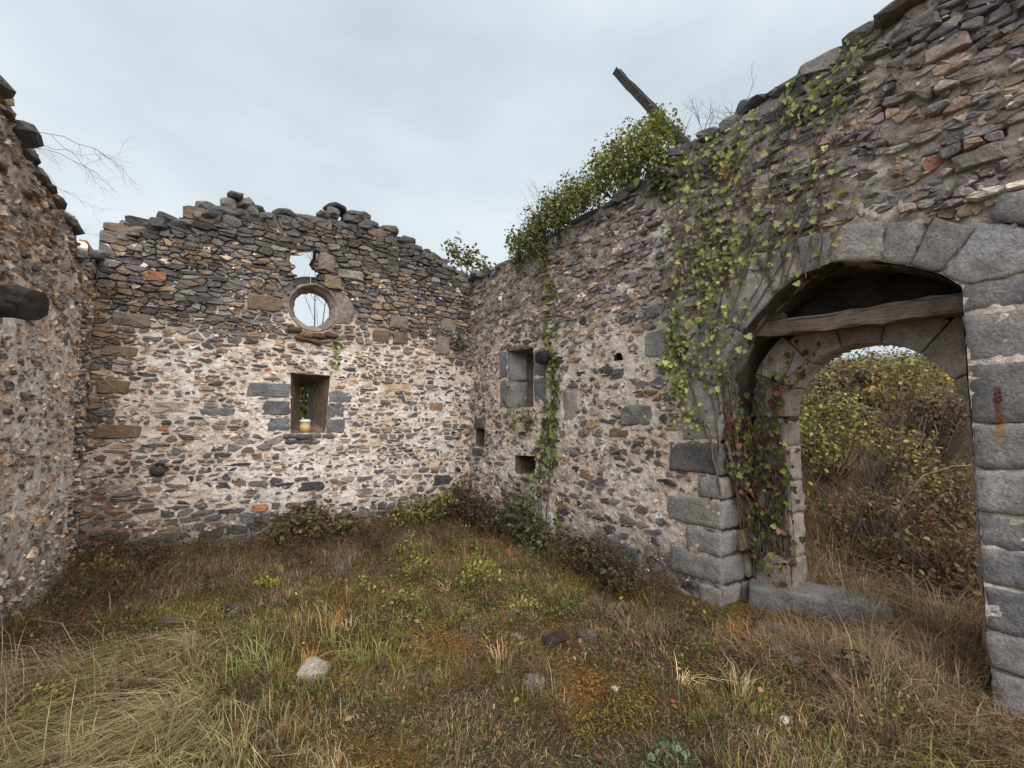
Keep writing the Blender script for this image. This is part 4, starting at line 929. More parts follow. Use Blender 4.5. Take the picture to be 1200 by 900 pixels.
def grass_col(x, y, rng):
    n = len(x); wall_d = sstep(4.6, 5.8, y + .4 * fbm(x, y, 90)); lf = sstep(.35, -.5, x + .5 * fbm(x * 1.3, y * 1.3, 91)) * sstep(4.2, 3.2, y); rt = sstep(2.5, 3.2, x + .3 * fbm(x, y, 92)) * sstep(2.6, 1.9, y)
    o = sstep(.1, .5, fbm(x * 1.5, y * 1.5, 93)); gnn = sstep(.05, .5, fbm(x * 1.1 + 5, y * 1.1, 94)); gy_ = sstep(.1, .5, fbm(x * 1.3, y * 1.3 + 8, 95))
    W = np.stack([.12 + 2.0 * lf, .42 + .6 * lf, .95 + wall_d * 1.2, .35 + 2.2 * wall_d, .5 + .7 * gnn, .10 + 1.0 * gnn * (1 - wall_d), .12 + 1.7 * o * (1 - wall_d), .2 + 2.6 * rt, .9 * gy_], -1)
    W /= W.sum(1)[:, None]; r = rng.random(n)[:, None]; ch = (r > np.cumsum(W, 1)).sum(1).clip(0, 8)
    C = np.array([STRAW, TANG, BRN, DBR, OLV, GRN, ORG, RDB, GRY])[ch]
    return C * 1.5 * np.exp(rng.standard_normal((n, 1)) * .28)
# dense matted layer
N_ = 260000
r_ = np.sqrt(gr.random(N_)) * 1.0; x = gr.uniform(-1.5, 4.6, N_); y = .45 + 6.4 * gr.random(N_) ** 1.25
m = inside(x, y) & ((x * math.cos(_y) - y * math.sin(_y)) < 1.25 * (x * math.sin(_y) + y * math.cos(_y)) + .5); x, y = x[m], y[m]; n = len(x)
clump = fbm(x * 2.3, y * 2.3, 96, 3); lf = sstep(.3, -.5, x) * sstep(4.2, 3.3, y); rt = sstep(2.5, 3.3, x) * sstep(2.8, 1.9, y)
hgt = (.026 + .026 * sstep(0, .6, clump) + .07 * lf + .03 * rt + .07 * sstep(5.0, 6.2, y)) * np.exp(gr.standard_normal(n) * .4)
ang = 2 * math.pi * fbm(x * .8, y * .8, 97, 2) + gr.standard_normal(n) * 1.1
lean = np.stack([np.cos(ang), np.sin(ang)], -1) * gr.uniform(.4, 1.5, n)[:, None]
lean = lean * (1 - .55 * lf[:, None]) + np.array([-.9, -.55]) * (lf * 1.3)[:, None]
c = grass_col(x, y, gr); acc = Acc()
P_ = np.stack([x, y, ground_h(x, y) - .005], -1)
blades(acc, P_, hgt, lean, gr.uniform(.0025, .006, n), c * .75, c * 1.1, gr)
o = obj('dry_grass', acc.mesh('dry_grass', False), M_GRASS); tag(o, 'matted dry grass and weeds covering the floor of the ruin', 'grass', kind='stuff')
# taller tussocks
acc = Acc()
def tussock(x, y, nb, h, spread, colr, ln=(0, 0), w=.005):
    a = gr.random(nb) * 2 * math.pi; r = np.abs(gr.standard_normal(nb)) * spread * .5; px, py = x + r * np.cos(a), y + r * np.sin(a)
    lean = np.stack([np.cos(a), np.sin(a)], -1) * gr.uniform(.2, .8, nb)[:, None] + np.asarray(ln) + gr.standard_normal((nb, 2)) * .2
    c = np.asarray(colr) * 1.2 * np.exp(gr.standard_normal((nb, 1)) * .25)
    blades(acc, np.stack([px, py, ground_h(px, py)], -1), h * np.exp(gr.standard_normal(nb) * .3), lean, w, c * .7, c * 1.15, gr)
LG = np.array([.33, .36, .12]); YG = np.array([.40, .39, .15])
for (x, y, nb, h, s, c, ln) in [(.22, 3.62, 150, .26, .2, LG, (-.2, 0)), (.34, 3.5, 110, .24, .15, YG, (-.3, -.1)), (.55, 3.05, 120, .18, .16, GRN, (-.2, -.2)), (.88, 3.35, 170, .30, .2, YG, (-.3, -.3)), (.95, 3.2, 120, .24, .2, LG, (-.3, -.3)), (.75, 3.7, 90, .24, .2, YG, (.0, -.2)), (1.0, 3.7, 90, .2, .2, LG, (-.1, -.1)), (1.55, 2.6, 130, .14, .24, GRN, (-.3, -.2)), (1.3, 3.0, 140, .12, .3, GRN * .8, (.2, 0)), (2.2, 1.6, 120, .16, .24, GRN, (.2, -.2)), (1.6, 2.25, 70, .16, .15, LG * .8, (.1, -.2)), (2.5, 1.5, 120, .14, .2, GRN * .9, (.4, 0)), (-.05, 3.3, 160, .24, .24, YG * .9, (-.5, -.2)), (.3, 2.8, 160, .24, .24, STRAW, (-.3, -.3)), (.05, 2.9, 200, .26, .3, STRAW, (-.6, -.3)), (1.55, 3.75, 60, .2, .12, LG * .9, (0, 0)), (.55, 3.9, 90, .18, .2, STRAW, (-.2, .1))]:
    tussock(x, y, int(nb * .7), h * .55, s * 1.4, c * .92, ln)
for k in range(260):
    x, y = gr.uniform(-1.2, 3.5), gr.uniform(1.3, 6.5)
    if not inside(np.array([x]), np.array([y]))[0]: continue
    c = grass_col(np.array([x]), np.array([y]), gr)[0]; tussock(x, y, gr.integers(12, 40), gr.uniform(.05, .14), gr.uniform(.05, .14), c, gr.normal(size=2) * .2, .004)
for k in range(95):      # long straw swept over at the left
    x, y = gr.uniform(-1.2, .12), gr.uniform(2.4, 4.1); tussock(x, y, 45, gr.uniform(.16, .27), .16, [STRAW, TANG, YG * .85, STRAW * 1.1][gr.integers(4)], (-.9 + gr.normal() * .5, -.55 + gr.normal() * .5), .0045)
for k in range(150):      # dry reddish grass by and inside the doorway
    t_ = gr.random(); x, y = gr.uniform(2.75, 4.9), gr.uniform(.95, 2.3)
    if (x < 3.6 and y > 1.1 + (x - 2.7) * .9) or (3.45 < x < 4.35 and y > 1.5): continue
    tussock(x, y, 40, gr.uniform(.10, .22), .16, [RDB * 1.15, TANG * 1.1, STRAW * .85, RDB][gr.integers(4)], gr.normal(size=2) * .45, .004)
o = obj('grass_tussocks', acc.mesh('grass_tussocks', False), M_GRASS); tag(o, 'taller green and straw coloured grass tussocks on the floor', 'grass', kind='stuff')
# dead weeds along the wall feet
acc = Acc()
def weed(x, y, h, colr, nbr=7, leafc=None):
    z = float(ground_h(x, y)); tip = np.array([x + gr.normal() * h * .25, y + gr.normal() * h * .25, z + h]); b0 = np.array([x, y, z - .01])
    V, P = tube_geo(np.linspace(b0, tip, 4) + np.vstack([[0, 0, 0], gr.normal(size=(2, 3)) * .012, [0, 0, 0]]), [.0030, .0026, .002, .001], 3, False); acc.add(V, P, colr)
    for k in range(nbr):
        t = gr.uniform(.2, .95); s_ = b0 + (tip - b0) * t; e = s_ + np.array([gr.normal(), gr.normal(), abs(gr.normal()) * .8]) * h * .28
        V, P = tube_geo(np.array([s_, (s_ + e) / 2 + gr.normal(size=3) * .008, e]), [.0018, .0014, .0008], 3, False); acc.add(V, P, colr)
        leaves(acc, s_ + (e - s_) * gr.random((4, 1)), np.array([0, 0, 1.0]), gr.uniform(.012, .028, 4), colr if leafc is None else leafc, LEAF_DIAMOND, 1.0, gr)
for k in range(1000):
    u = gr.random()
    if u < .5: x, y = gr.uniform(-1.15, 3.4), 6.75 - abs(gr.normal()) * .45
    elif u < .72: y = gr.uniform(2.7, 6.6); x = right_x(y) - .08 - abs(gr.normal()) * .25
    elif u < .82: y = gr.uniform(4.0, 6.6); x = left_x(y) + .08 + abs(gr.normal()) * .2
    else: x, y = gr.uniform(-1, 3.3), gr.uniform(1.6, 6)
    weed(x, y, gr.uniform(.12, .36), [DBR, BRN * .8, np.array([.17, .08, .055]), GRY * .8, OLV * .9, np.array([.20, .11, .06])][gr.integers(6)], gr.integers(4, 9), [DBR, OLV, BRN, np.array([.18, .08, .05]), GRN * .8, OLV][gr.integers(6)])
o = obj('dead_weeds', acc.mesh('dead_weeds', False), M_GRASS); tag(o, 'dark dead weed stalks along the foot of the walls', 'weeds', kind='stuff')
# low leafy ground cover and moss cushions in patches
acc = Acc(); n = 60000; x = gr.uniform(-.9, 3.4, n); y = gr.uniform(1.2, 6.0, n); m = inside(x, y) & (fbm(x * 1.1 + 3, y * 1.1, 120, 3) + .9 * np.exp(-((x - 2.0) / .8) ** 2 - ((y - 4.3) / 1.0) ** 2) > .42 + .3 * gr.random(n)); x, y = x[m], y[m]
leaves(acc, np.stack([x, y, ground_h(x, y) + .01 + .07 * gr.random(len(x)) ** 1.5], -1), UPZ, gr.uniform(.010, .024, len(x)), pick([(2, (.16, .17, .055)), (2, (.22, .22, .06)), (1, (.30, .29, .07)), (1.5, (.12, .10, .045)), (1, (.20, .12, .05))], len(x), gr), LEAF_DIAMOND, .7, gr)
n = 46000; x = gr.uniform(.3, 3.5, n); y = gr.uniform(1.0, 3.6, n); q = fbm(x * 1.5, y * 1.5, 93); m = inside(x, y) & ((q > .22 + .2 * gr.random(n)) | (((x - 2.85) / .35) ** 2 + ((y - 1.6) / .22) ** 2 < gr.random(n) * 1.2)); x, y = x[m], y[m]
mc = np.where((((x - 2.85) / .4) ** 2 + ((y - 1.6) / .25) ** 2 < 1.2)[:, None], np.array([.30, .27, .03]), np.where((vnoise(x * 2.2, y * 2.2, 8) > .5)[:, None], np.array([.36, .19, .05]), np.array([.27, .21, .04])))
leaves(acc, np.stack([x, y, ground_h(x, y) + .004 + .03 * gr.random(len(x))], -1), UPZ, gr.uniform(.008, .018, len(x)), mc, LEAF_DIAMOND, .8, gr)
o = obj('ground_herbs', acc.mesh('ground_herbs', False), M_GRASS); tag(o, 'low leafy herbs and orange and yellow moss between the grass', 'ground cover', kind='stuff')
# fallen leaves
acc = Acc(); n = 240; x = gr.uniform(-.8, 3.6, n); y = gr.uniform(1.3, 5.5, n); m = inside(x, y); x, y = x[m], y[m]
leaves(acc, np.stack([x, y, ground_h(x, y) + .045 + .03 * gr.random(len(x))], -1), UPZ, gr.uniform(.02, .05, len(x)), pick([(3, (.34, .20, .10)), (2, (.40, .28, .16)), (1.2, (.45, .42, .10)), (1, (.30, .10, .06)), (1, (.22, .12, .07))], len(x), gr), LEAF_OVAL, .5, gr)
o = obj('fallen_leaves', acc.mesh('fallen_leaves', False), M_LEAF); tag(o, 'fallen yellow and brown leaves scattered over the grass', 'leaves', kind='stuff')

# ================================================================== SHRUBS, PLANTS AND IVY
def stems_to(acc, base, tips, r0, colr, rng, sides=4):
    for t in tips:
        mid = (base + t) / 2 + rng.normal(size=3) * np.linalg.norm(t - base) * .1
        pts = np.array([base + rng.normal(size=3) * .01, base * .6 + mid * .4, mid, mid * .4 + t * .6, t]); V, P = tube_geo(pts, np.linspace(r0, r0 * .25, 5), sides, False); acc.add(V, P, colr)
def shrub(name, label, base, clumps, nleaf, size, pal, rng, cat='shrub', group=None, r0=.008, stemc=(.09, .065, .05), tpl=LEAF_OVAL, tilt=.9, bare=0, shell=.55):
    """clumps: list of (offset xyz, radius xyz)"""
    base = np.array(base, float); t = thing(name, label, cat, tuple(base), group); A = Acc(); S = Acc(); tips = []
    for (c, r) in clumps:
        c = base + np.array(c); r = np.array(r) * np.ones(3); k = max(6, int(nleaf * np.prod(r) ** (2 / 3) / sum(np.prod(np.array(q[1]) * np.ones(3)) ** (2 / 3) for q in clumps)))
        D = rng.standard_normal((k, 3)); D /= np.linalg.norm(D, axis=1)[:, None]; R = rng.random((k, 1)) ** shell
        sub = D * R; cl_ = np.round(sub * 2.5) / 2.5; sub = sub * .55 + cl_ * .45 + rng.standard_normal((k, 3)) * .05
        P = c + sub * r; leaves(A, P, D + np.array([0, 0, .6]), size * np.exp(rng.standard_normal(k) * .25), pick(pal, k, rng), tpl, tilt, rng)
        for q in range(5): tips.append(c + rng.normal(size=3) * r * .55)
        for q in range(bare): tips.append(c + np.array([rng.normal() * r[0] * .7, rng.normal() * r[1] * .7, r[2] * rng.uniform(1.0, 1.7)]))
    stems_to(S, base, tips, r0, np.array(stemc), rng)
    obj('foliage', A.mesh('foliage', False), M_LEAF, t); obj('stems', S.mesh('stems', False), M_BARK, t)
    return t
sr = np.random.default_rng(5)
P_YG = [(3, (.30, .33, .07)), (2, (.40, .40, .09)), (1.5, (.17, .21, .06)), (.4, (.32, .22, .07))]
P_GR = [(3, (.13, .16, .045)), (2, (.08, .105, .03)), (1.5, (.20, .23, .06)), (.7, (.22, .15, .05)), (.4, (.22, .08, .05))]
P_RB = [(2.4, (.12, .13, .045)), (2, (.16, .085, .05)), (1.5, (.10, .065, .04)), (1.5, (.19, .20, .06)), (.5, (.24, .10, .06))]
P_BB = [(2.2, (.065, .048, .036)), (2, (.11, .075, .055)), (1.5, (.10, .11, .04)), (.6, (.17, .10, .07))]
shrub('leafy_shrub', 'low green and reddish shrub at the foot of the gable wall', (.98, 6.35, 0), [((-.25, .1, .22), (.3, .22, .22)), ((.1, .05, .25), (.32, .22, .24)), ((.42, .05, .18), (.26, .2, .18)), ((-.02, .15, .38), (.2, .15, .14))], 1500, .05, P_RB, sr)
shrub('leafy_shrub', 'low yellow green shrub near the corner at the foot of the gable wall', (2.62, 6.3, 0), [((-.1, .05, .30), (.28, .22, .2)), ((.25, .1, .36), (.24, .2, .2)), ((-.4, .05, .22), (.22, .2, .18))], 850, .05, [(2, (.22, .23, .06)), (1.6, (.32, .31, .08)), (2, (.13, .15, .05)), (1, (.15, .09, .05))], sr)
shrub('leafy_shrub', 'dark brown withered shrub filling the corner between the walls', (3.15, 6.45, 0), [((0, 0, .35), (.28, .25, .35)), ((-.05, -.45, .3), (.25, .3, .3)), ((.05, -.9, .25), (.22, .3, .25))], 1300, .04, P_BB, sr, bare=4)
shrub('leafy_shrub', 'brown green shrub under the ivy strand of the long wall', (3.28, 4.75, 0), [((0, .1, .28), (.22, .3, .26)), ((-.1, -.35, .2), (.22, .3, .2)), ((.05, .5, .35), (.2, .25, .3))], 950, .045, [(2, (.12, .13, .05)), (2, (.09, .065, .045)), (1, (.16, .19, .06))], sr, bare=3)
shrub('leafy_shrub', 'dark weedy shrub under the rubble left of the doorway blocks', (3.3, 3.55, 0), [((0, .2, .2), (.22, .35, .18)), ((-.1, -.3, .15), (.25, .35, .14))], 850, .04, P_BB + [(1.5, (.10, .13, .05))], sr, bare=4)
shrub('leafy_shrub', 'reddish brown weeds in the corner below the stained stones', (-1.0, 6.5, 0), [((0, 0, .18), (.22, .25, .18)), ((.35, .05, .12), (.25, .2, .12))], 500, .035, P_BB + [(1, (.15, .06, .045))], sr, bare=5)
k = 0
SEED = [(2.11, 3.95, .34, P_YG, 'bushy yellow green weed in the middle of the floor'), (2.25, 4.25, .26, P_YG, 'yellow green weed behind the bushy weed in the middle'), (1.17, 4.45, .22, P_YG, 'pale yellow weed sprig in the brown grass'), (1.75, 4.6, .26, P_YG, 'slim yellow weed between the shrubs and the floor middle'), (2.75, 4.05, .3, P_GR, 'green weed in front of the ivy strand'), (2.25, 3.35, .18, [(1, (.46, .43, .14))], 'pale yellow seedling near the dark stump'), (.42, 5.1, .16, [(1, (.42, .42, .05))], 'single bright yellow sprout in the dark weeds'), (-.95, 6.1, .3, [(1, (.42, .34, .08))], 'thin yellow sprig in the far corner'), (1.95, 5.4, .28, P_YG, 'yellow leaved weed in front of the corner shrub'), (2.7, 2.05, .24, P_GR, 'dark green weed in front of the doorway blocks'), (2.95, 2.25, .3, P_BB, 'dry dark weed in front of the doorway blocks'), (1.85, 1.55, .14, [(1, (.17, .24, .12))], 'broad leaved green seedling at the edge of the moss'), (2.95, 1.05, .28, [(2, (.30, .30, .09)), (1, (.16, .18, .06)), (1, (.2, .09, .06))], 'yellow green bramble sprig beside the pier blocks'), (3.1, 1.3, .3, P_BB, 'withered dark bramble beside the pier blocks'), (-.75, 3.6, .2, [(1, (.40, .36, .08))], 'yellow leaved sprig in the long straw'), (2.45, 3.1, .22, P_GR, 'low green weed behind the dark stump'), (1.4, 4.0, .2, P_YG, 'yellow weed beside the pale sprig'), (2.5, 5.0, .3, P_GR, 'leafy green weed by the corner shrub')]
for (x, y, h, pal, lab) in SEED:
    z = float(ground_h(x, y)); shrub('weed_plant', lab, (x, y, z), [((0, 0, h * .62), (h * .35, h * .35, h * .48)), ((h * .4, -h * .1, h * .4), (h * .35, h * .35, h * .35)), ((-h * .4, h * .15, h * .35), (h * .35, h * .35, h * .3))], 50 + int(h * 380), .024 if h < .3 else .027, pal, sr, 'weed', 'weeds growing in the floor', .003, (.14, .12, .06))

# creepers on the long wall
P_IVY = [(3, (.31, .34, .10)), (2.4, (.42, .43, .15)), (2.2, (.19, .225, .075)), (1.4, (.085, .11, .045)), (.5, (.42, .34, .10)), (.2, (.26, .11, .06))]
P_IVYD = [(2, (.16, .20, .055)), (2, (.09, .12, .035)), (1.4, (.28, .31, .08)), (.5, (.2, .09, .05))]
def vine_path(pts, rng, step=.06, wig=.025):
    p = np.array(pts, float); s = np.concatenate([[0], np.cumsum(np.linalg.norm(np.diff(p, axis=0), axis=1))]); n = max(3, int(s[-1] / step)); t = np.linspace(0, s[-1], n)
    u = np.interp(t, s, p[:, 0]); z = np.interp(t, s, p[:, 1]); ph = rng.random() * 99
    return np.stack([u + wig * fbm(t * 4 + ph, t * 0 + ph, 5, 3), z + wig * fbm(t * 4, t * 0 + ph + 7, 6, 3)], -1)
def wall_leaf_pts(wall, path, n, spread, rng, nmin=.03, nmax=.08, tb_=(0, 1)):
    t = rng.uniform(tb_[0], tb_[1], n) * (len(path) - 1); i = t.astype(int).clip(0, len(path) - 2); f = (t - i)[:, None]; q = path[i] * (1 - f) + path[i + 1] * f
    q = q + rng.standard_normal((n, 2)) * spread; return wall.p(q[:, 0], q[:, 1], rng.uniform(nmin, nmax, n))
STEMC = np.array([.155, .115, .095])
def creeper(name, label, root_uz, vines, pal, lsize, singles, rng, wall=RIGHT, n0=.035, ldens=.62):
    """vines: list of (points, stem radius, leaf count, spread, t-range)"""
    t = thing(name, label, 'creeper', tuple(wall.p(root_uz[0], root_uz[1], .05))); S = Acc(); Pl = []
    for (pts, r, nl, sp, tr) in vines:
        nl = int(nl * ldens)
        path = vine_path(pts, rng); nn = n0 + .012 * fbm(np.arange(len(path)) * .4, np.zeros(len(path)), int(rng.integers(999)))
        V, P = tube_geo(wall.p(path[:, 0], path[:, 1], nn), np.linspace(r, r * .35, len(path)), 5, False); S.add(V, P, STEMC * math.exp(rng.normal() * .2))
        if nl: Pl.append(wall_leaf_pts(wall, path, nl, sp, rng, tb_=tr))
    Pl = np.vstack(Pl); sz = lsize * np.exp(rng.standard_normal(len(Pl)) * .28); cc = pick(pal, len(Pl), rng) * np.exp(rng.standard_normal((len(Pl), 1)) * .2)
    order = np.argsort(-sz / np.linalg.norm(Pl - CAM, axis=1)); big = order[:singles]; rest = order[singles:]
    A = Acc(); leaves(A, Pl[rest], wall.N, sz[rest], cc[rest], LEAF_IVY, .45, rng, down=(0, 0, -1.1)); o = obj('foliage', A.mesh('foliage', False), M_LEAF, t); o['kind'] = 'stuff'
    # the leaves that show largest are parts of their own, sharing a few meshes
    tpl = []
    for c in range(12):
        col12 = pick(pal, 1, rng)[0] * math.exp(rng.normal() * .2); v = LEAF_IVY[0] * np.array([1, rng.uniform(.85, 1.1), rng.uniform(.6, 1.8)]); me = mesh_from('leaf', v, LEAF_IVY[1], np.tile(col12, (len(v), 1)), False); me.materials.append(M_LEAF); tpl.append(me)
    for i in big:
        Nn = wall.N + rng.normal(size=3) * .45; Nn /= np.linalg.norm(Nn); D = rng.normal(size=3) * .6 + np.array([0, 0, -1.1]); D -= (D @ Nn) * Nn; D /= np.linalg.norm(D); Sd = np.cross(Nn, D)
        M = Matrix(((D[0], Sd[0], Nn[0], 0), (D[1], Sd[1], Nn[1], 0), (D[2], Sd[2], Nn[2], 0), (0, 0, 0, 1))); o = bpy.data.objects.new('leaf', tpl[rng.integers(12)]); COL.objects.link(o)
        o.parent = t; o.matrix_parent_inverse = Matrix.Translation(t.location).inverted(); o.matrix_basis = Matrix.Translation(Vector(Pl[i])) @ M @ Matrix.Scale(float(sz[i]), 4)
    obj('stems', S.mesh('stems'), M_BARK, t)
    return t
iv = np.random.default_rng(15)
main = [([(4.42, .95), (4.36, 1.4), (4.20, 1.8), (4.02, 2.3), (4.05, 2.8), (4.12, 3.4), (4.1, 4.0)], .010, 190, .09, (.25, .75)), ([(4.40, 1.25), (4.30, 1.55), (4.12, 1.60), (4.02, 1.9), (4.0, 2.4)], .007, 130, .07, (.2, 1)),
        ([(4.43, 1.3), (4.35, 1.9), (4.28, 2.4), (4.35, 2.9), (4.4, 3.4), (4.45, 4.1)], .009, 210, .10, (.25, .8)), ([(4.45, 1.6), (4.42, 2.1), (4.45, 2.5), (4.55, 2.9), (4.6, 3.3), (4.75, 3.9)], .009, 200, .09, (.15, .7)),
        ([(4.47, 1.9), (4.52, 2.3), (4.66, 2.62), (4.72, 3.0), (4.8, 3.5), (4.85, 4.1)], .008, 60, .10, (0, .8)), ([(4.6, 2.3), (4.85, 2.75), (5.0, 3.1), (5.05, 3.6), (5.0, 4.15)], .008, 26, .12, (.0, 1)), ([(4.75, 2.45), (5.0, 2.8), (5.18, 3.2), (5.3, 3.6)], .008, 12, .1, (.1, 1)),
        ([(5.25, 2.7), (5.30, 3.0), (5.38, 3.3), (5.42, 3.8), (5.45, 4.15)], .007, 16, .06, (0, 1)), ([(5.0, 2.66), (5.08, 3.0), (5.2, 3.35), (5.35, 3.75)], .011, 6, .08, (0, 1)), ([(5.02, 2.66), (5.12, 3.0), (5.28, 3.3)], .009, 5, .08, (0, 1)), ([(5.30, 2.75), (5.45, 3.05), (5.6, 3.35), (5.7, 3.6)], .006, 8, .05, (0, .6)),
        ([(4.1, 4.05), (4.25, 3.95), (4.2, 3.6)], .006, 70, .07, (0, 1)), ([(4.3, 4.1), (4.5, 3.95), (4.6, 3.7), (4.55, 3.5)], .006, 60, .08, (0, 1)), ([(4.7, 4.15), (4.72, 3.9), (4.62, 3.7)], .006, 36, .07, (0, 1)), ([(4.25, 3.3), (4.6, 3.15), (4.8, 3.05)], .005, 50, .09, (0, 1)), ([(3.95, 2.6), (3.98, 2.2), (4.05, 1.85)], .005, 60, .07, (0, 1))]
for k in range(22):
    u0 = iv.uniform(3.95, 5.3); main.append(([(u0, iv.uniform(2.6, 3.0)), (u0 + iv.normal() * .1, 3.2), (u0 + iv.normal() * .15, 3.6), (u0 + iv.normal() * .2, 4.1)], .005, 9, .07, (0, 1)))
creeper('ivy', 'large yellow green ivy climbing the wall beside the arched doorway', (4.42, .9), main, P_IVY, .037, 300, iv, ldens=1.0)
creeper('ivy', 'narrow ivy strand climbing past the charred beam end and niche window', (2.05, .3), [([(1.98, .3), (1.9, .8), (2.05, 1.3), (2.22, 1.8), (2.2, 2.3), (2.08, 2.7), (2.12, 3.3), (2.0, 3.9)], .009, 200, .06, (.2, .85)), ([(2.05, .3), (2.1, .8), (2.2, 1.4), (2.28, 1.9), (2.15, 2.4)], .008, 230, .07, (.25, 1)), ([(1.9, .3), (1.85, .7), (2.0, 1.2), (2.15, 1.6)], .007, 80, .07, (.2, 1)), ([(2.3, .2), (2.3, .5), (2.33, .8)], .005, 24, .04, (0, 1)), ([(2.1, 3.4), (2.25, 3.1), (2.3, 2.8), (2.3, 2.5)], .005, 50, .05, (0, 1)), ([(1.6, .2), (1.5, .6), (1.4, .8)], .005, 90, .09, (0, 1)), ([(1.8, .1), (1.75, .5), (1.8, .8)], .005, 70, .1, (0, 1))], P_IVYD + [(1.5, (.25, .28, .07))], .050, 0, iv)
creeper('ivy', 'small ivy tuft hanging from the niche window sill', (1.4, 1.72), [([(1.2, 1.74), (1.3, 1.55), (1.45, 1.3)], .004, 45, .06, (0, 1)), ([(1.7, 1.74), (1.75, 1.6), (1.72, 1.5)], .004, 40, .06, (0, 1)), ([(1.2, 1.72), (1.5, 1.68), (1.8, 1.7)], .004, 30, .05, (0, 1))], P_IVYD, .046, 0, iv)
creeper('ivy', 'bushy fern and vine tuft high on the wall above the arch', (5.3, 4.1), [([(5.1, 4.05), (5.25, 3.9), (5.4, 3.85)], .005, 70, .07, (0, 1)), ([(5.4, 4.15), (5.48, 3.98), (5.5, 3.85)], .005, 80, .06, (0, 1)), ([(5.45, 4.25), (5.55, 4.15), (5.62, 4.25)], .004, 20, .05, (0, 1)), ([(5.05, 4.1), (5.1, 4.2), (5.2, 4.15)], .004, 25, .05, (0, 1))], P_IVY, .036, 0, iv, ldens=.6)
creeper('ivy', 'sprig of dark leaves at the foot of the gable corner', (4.6, .3), [([(4.55, .1), (4.5, .6), (4.45, 1.0)], .005, 60, .07, (0, 1)), ([(4.65, .1), (4.6, .8), (4.55, 1.4)], .004, 40, .06, (0, 1))], P_BB + [(.6, (.2, .2, .06))], .045, 0, iv, wall=BACK)
creeper('ivy', 'small green sprig hanging below the round window', (2.6, 2.75), [([(2.60, 2.74), (2.62, 2.6), (2.6, 2.5)], .003, 22, .03, (0, 1)), ([(2.5, 2.36), (2.58, 2.35), (2.63, 2.33)], .003, 12, .02, (0, 1))], P_IVY, .05, 0, iv, wall=BACK)
# bare ivy roots and leaves inside the door embrasure, on the frame pilaster
class _Sh:      # right wall frame shifted to the depth of the door frame
    U = RIGHT.U; N = RIGHT.N
    def p(s, u, z, n=0.0): return RIGHT.p(u, z, np.asarray(n) - .455)
dv_ = [([(4.45, .2), (4.5, .7), (4.55, 1.2), (4.5, 1.7), (4.6, 2.1)], .014, 50, .08, (.2, 1)), ([(4.6, .15), (4.66, .8), (4.6, 1.3), (4.68, 1.8), (4.85, 2.15)], .012, 40, .07, (.3, 1)), ([(4.7, .2), (4.7, .6), (4.66, 1.1), (4.7, 1.7), (4.8, 2.0)], .010, 40, .06, (.2, 1)), ([(4.72, .3), (4.62, .7), (4.55, 1.0), (4.6, 1.5)], .008, 20, .06, (.2, 1)), ([(4.5, .3), (4.6, .6), (4.7, .9), (4.74, 1.4)], .007, 20, .06, (.2, 1)), ([(4.75, 1.9), (4.95, 2.1), (5.05, 2.2)], .006, 40, .06, (0, 1)), ([(4.45, 1.2), (4.6, 1.6), (4.75, 1.75)], .008, 40, .08, (0, 1))]
for k in range(26):
    u0 = iv.uniform(4.44, 4.76); dv_.append(([(u0, .1), (u0 + iv.normal() * .07, .6), (np.clip(u0 + iv.normal() * .1, 4.44, 4.78), 1.1), (np.clip(u0 + iv.normal() * .1, 4.44, 4.8), iv.uniform(1.5, 2.0))], iv.uniform(.004, .009), 9, .06, (.1, 1)))
creeper('ivy', 'reddish brown ivy roots clinging to the inner door frame', (4.6, .15), dv_, P_IVYD + [(3, (.17, .085, .06)), (2, (.12, .07, .05))], .045, 0, iv, wall=_Sh(), ldens=.75)
# ivy hanging over the embrasure jamb, running from the wall face inwards
class _Jm:      # the left reveal as a frame: u runs inwards
    U = -RIGHT.N; N = RIGHT.U
    def p(s, u, z, n=0.0):
        u, z, n = np.broadcast_arrays(np.asarray(u, float), np.asarray(z, float), np.asarray(n, float)); return RIGHT.p(4.425 + n, z, -u)
creeper('ivy', 'ivy trailing round the jamb edge into the doorway', (.1, 1.2), [([(0, 1.25), (.15, 1.05), (.3, .75), (.4, .5)], .012, 14, .06, (0, .8)), ([(.0, 1.5), (.1, 1.2), (.25, .9), (.42, .7)], .011, 18, .07, (0, 1)), ([(0, 1.9), (.15, 1.5), (.3, 1.2)], .009, 60, .09, (0, 1)), ([(.05, 2.1), (.2, 1.8), (.35, 1.5)], .008, 70, .09, (0, 1)), ([(.0, 1.7), (.2, 1.3), (.35, .9)], .007, 30, .08, (0, 1))] + [([(iv.uniform(0, .1), iv.uniform(1.2, 2.0)), (iv.uniform(.1, .25), iv.uniform(.9, 1.3)), (iv.uniform(.25, .44), iv.uniform(.2, .8))], iv.uniform(.004, .009), 14, .07, (0, 1)) for k in range(14)], P_IVYD + [(3, (.17, .085, .06)), (2, (.12, .07, .05))], .045, 0, iv, wall=_Jm(), ldens=.6)

